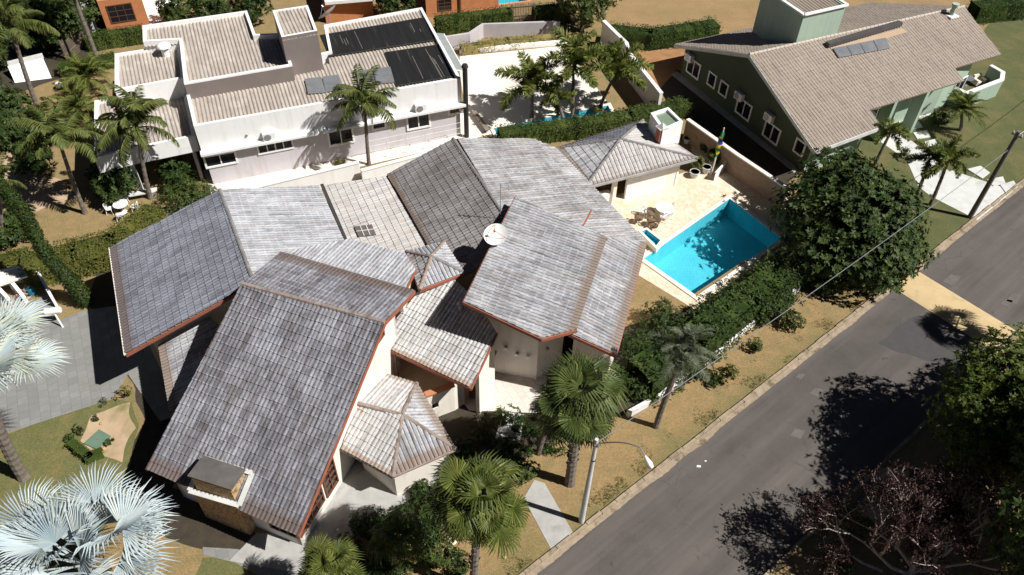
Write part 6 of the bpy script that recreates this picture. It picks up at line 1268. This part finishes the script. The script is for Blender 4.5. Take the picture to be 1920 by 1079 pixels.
m.hull([hi[0], hi[1], lo[0], lo[1], Vector((hi[0].x, hi[0].y, 0)), Vector((hi[1].x, hi[1].y, 0))], [(0, 1, 2, 3), (0, 4, 5, 1), (0, 3, 4), (1, 5, 2), (2, 5, 4, 3)]); m.build('slab', M['white'], cs_); m = MB(); m.bar(hi[0]+Vector((0, .15, .1)), hi[1]+Vector((0, .15, .1)), .35, .3); m.build('rim', M['concrete_pale'], cs_)
def slat_fence(label, px, h, n, mat, name='wooden_fence'):
    a, b = W(*px[0]), W(*px[1]); t_ = thing(name, label, 'fence', a); m = MB(); d = b-a
    for i in range(n): p = a+d*(i/(n-1)); hh = h*rnd.uniform(.92, 1.06); m.bar(p, p+Vector((0, 0, hh)), d.length/n*.8, .05, up=d.normalized())
    m.build('boards', mat, t_)
    for z in (.35, .8): m = MB(); o_ = Vector((0, .06, h*z)); m.bar(a+o_, b+o_, .05, .09); m.build('rail', mat, t_)
slat_fence('grey bamboo screen fence between the dark trees and brick house', [(128, 118), (172, 72)], 2.0, 26, M['oldwood'], 'bamboo_screen')
slat_fence('weathered wooden board fence at the end of the far trimmed hedge', [(957, 46), (1002, 42)], 2.0, 16, M['oldwood'])
a, b = W(887, 214), W(915, 252); t_ = thing('timber_bench', 'narrow weathered timber bench on the white patio', 'bench', a); m = MB(); m.bar(a+Vector((0, 0, .36)), b+Vector((0, 0, .36)), .38, .07); m.build('seat', M['oldwood'], t_)
for f in (.12, .88): m = MB(); p = a.lerp(b, f); m.box(p, .3, .1, .32, R(20)); m.build('leg', M['oldwood'], t_)
# balcony set behind the green wall
o = W(1808, 160, .0); table_round(tuple(o), .55, 'round pale table inside the green walled terrace', M['collector'], 'terrace_table')
o = W(1832, 158); t_ = thing('armchair', 'cream armchair inside the green walled terrace', 'chair', o); mt = M['cream']; m = MB(); m.box(o+Vector((0, 0, .12)), .8, .75, .3, .4); m.build('seat', mt, t_); m = MB(); m.box(o+Vector((-.12, .3, .123)), .8, .18, .65, .4); m.build('backrest', mt, t_)
for k in (-1, 1): m = MB(); m.box(o+Vector((k*.43, k*.18, .125)), .14, .7, .45, .4); m.build('armrest', mt, t_)
for k in ((-.3, -.3), (.3, -.3), (.3, .3), (-.3, .3)): m = MB(); m.box(o+Vector((k[0], k[1], 0)), .06, .06, .118); m.build('leg', M['timber'], t_)
o = W(1658, 222); 
# steps up to the patio
for i in range(4):
    a, b = W(940-4*i+2, 785+11*i), W(982-2*i, 790+11*i); m = MB(); m.bar(a+Vector((0, 0, .3-.08*i)), b+Vector((0, 0, .3-.08*i)), .42, .1); m.build('garden_step', M['concrete_pale'], kind='structure')
# scraps and stones
for (x, y), s, lb in (((1310, 875), .12, 'longer white paper scrap lying on the road'), ((1323, 865), .06, 'tiny white scrap lying on the road farther from the lamp')):
    o = W(x, y, .012); m = MB(); m.extr([o+Vector((-s, -s*.4, 0)), o+Vector((s*.8, -s*.5, .01)), o+Vector((s, s*.4, .02)), o+Vector((-s*.7, s*.6, .01))], (0, 0, .006)); m.build('paper_scrap', M['plastic'], None, lb, 'litter')
for i, (x, y, r) in enumerate([(850, 1018, .16), (842, 1030, .14), (847, 1045, .13), (1468, 1000, .14), (946, 1046, .1), (190, 795, .1), (195, 842, .1), (842, 1008, .12), (1218, 605, .12)]):
    o = W(x, y); m = MB(); k = len(m.v); m.dome(o+Vector((0, 0, r*.4)), r, r*.7, 9, 4, full=True); m.v = [(px_+.25*r*noise.noise(Vector((px_, py_, pz_))*6), py_+.25*r*noise.noise(Vector((py_, pz_, px_))*6), pz_) for px_, py_, pz_ in m.v]
    m.build('garden_stone', M['cream'] if i < 3 or i == 7 else M['rubble'], None, ['pale stone at the foot of the round fan palm, nearest the porch', 'pale stone left of the round fan palm trunk, middle one', 'pale stone left of the round fan palm trunk, lowest one', 'small stone at the bare tree edge of the road', 'small pale stone on the dry lawn below the round fan palm', 'small stone above the green cover', 'small stone below the green cover', 'pale stone at the top of the little row by the round fan palm', 'stone at the terrace corner near the round shrub'][i], 'stone', 'loose garden stones')
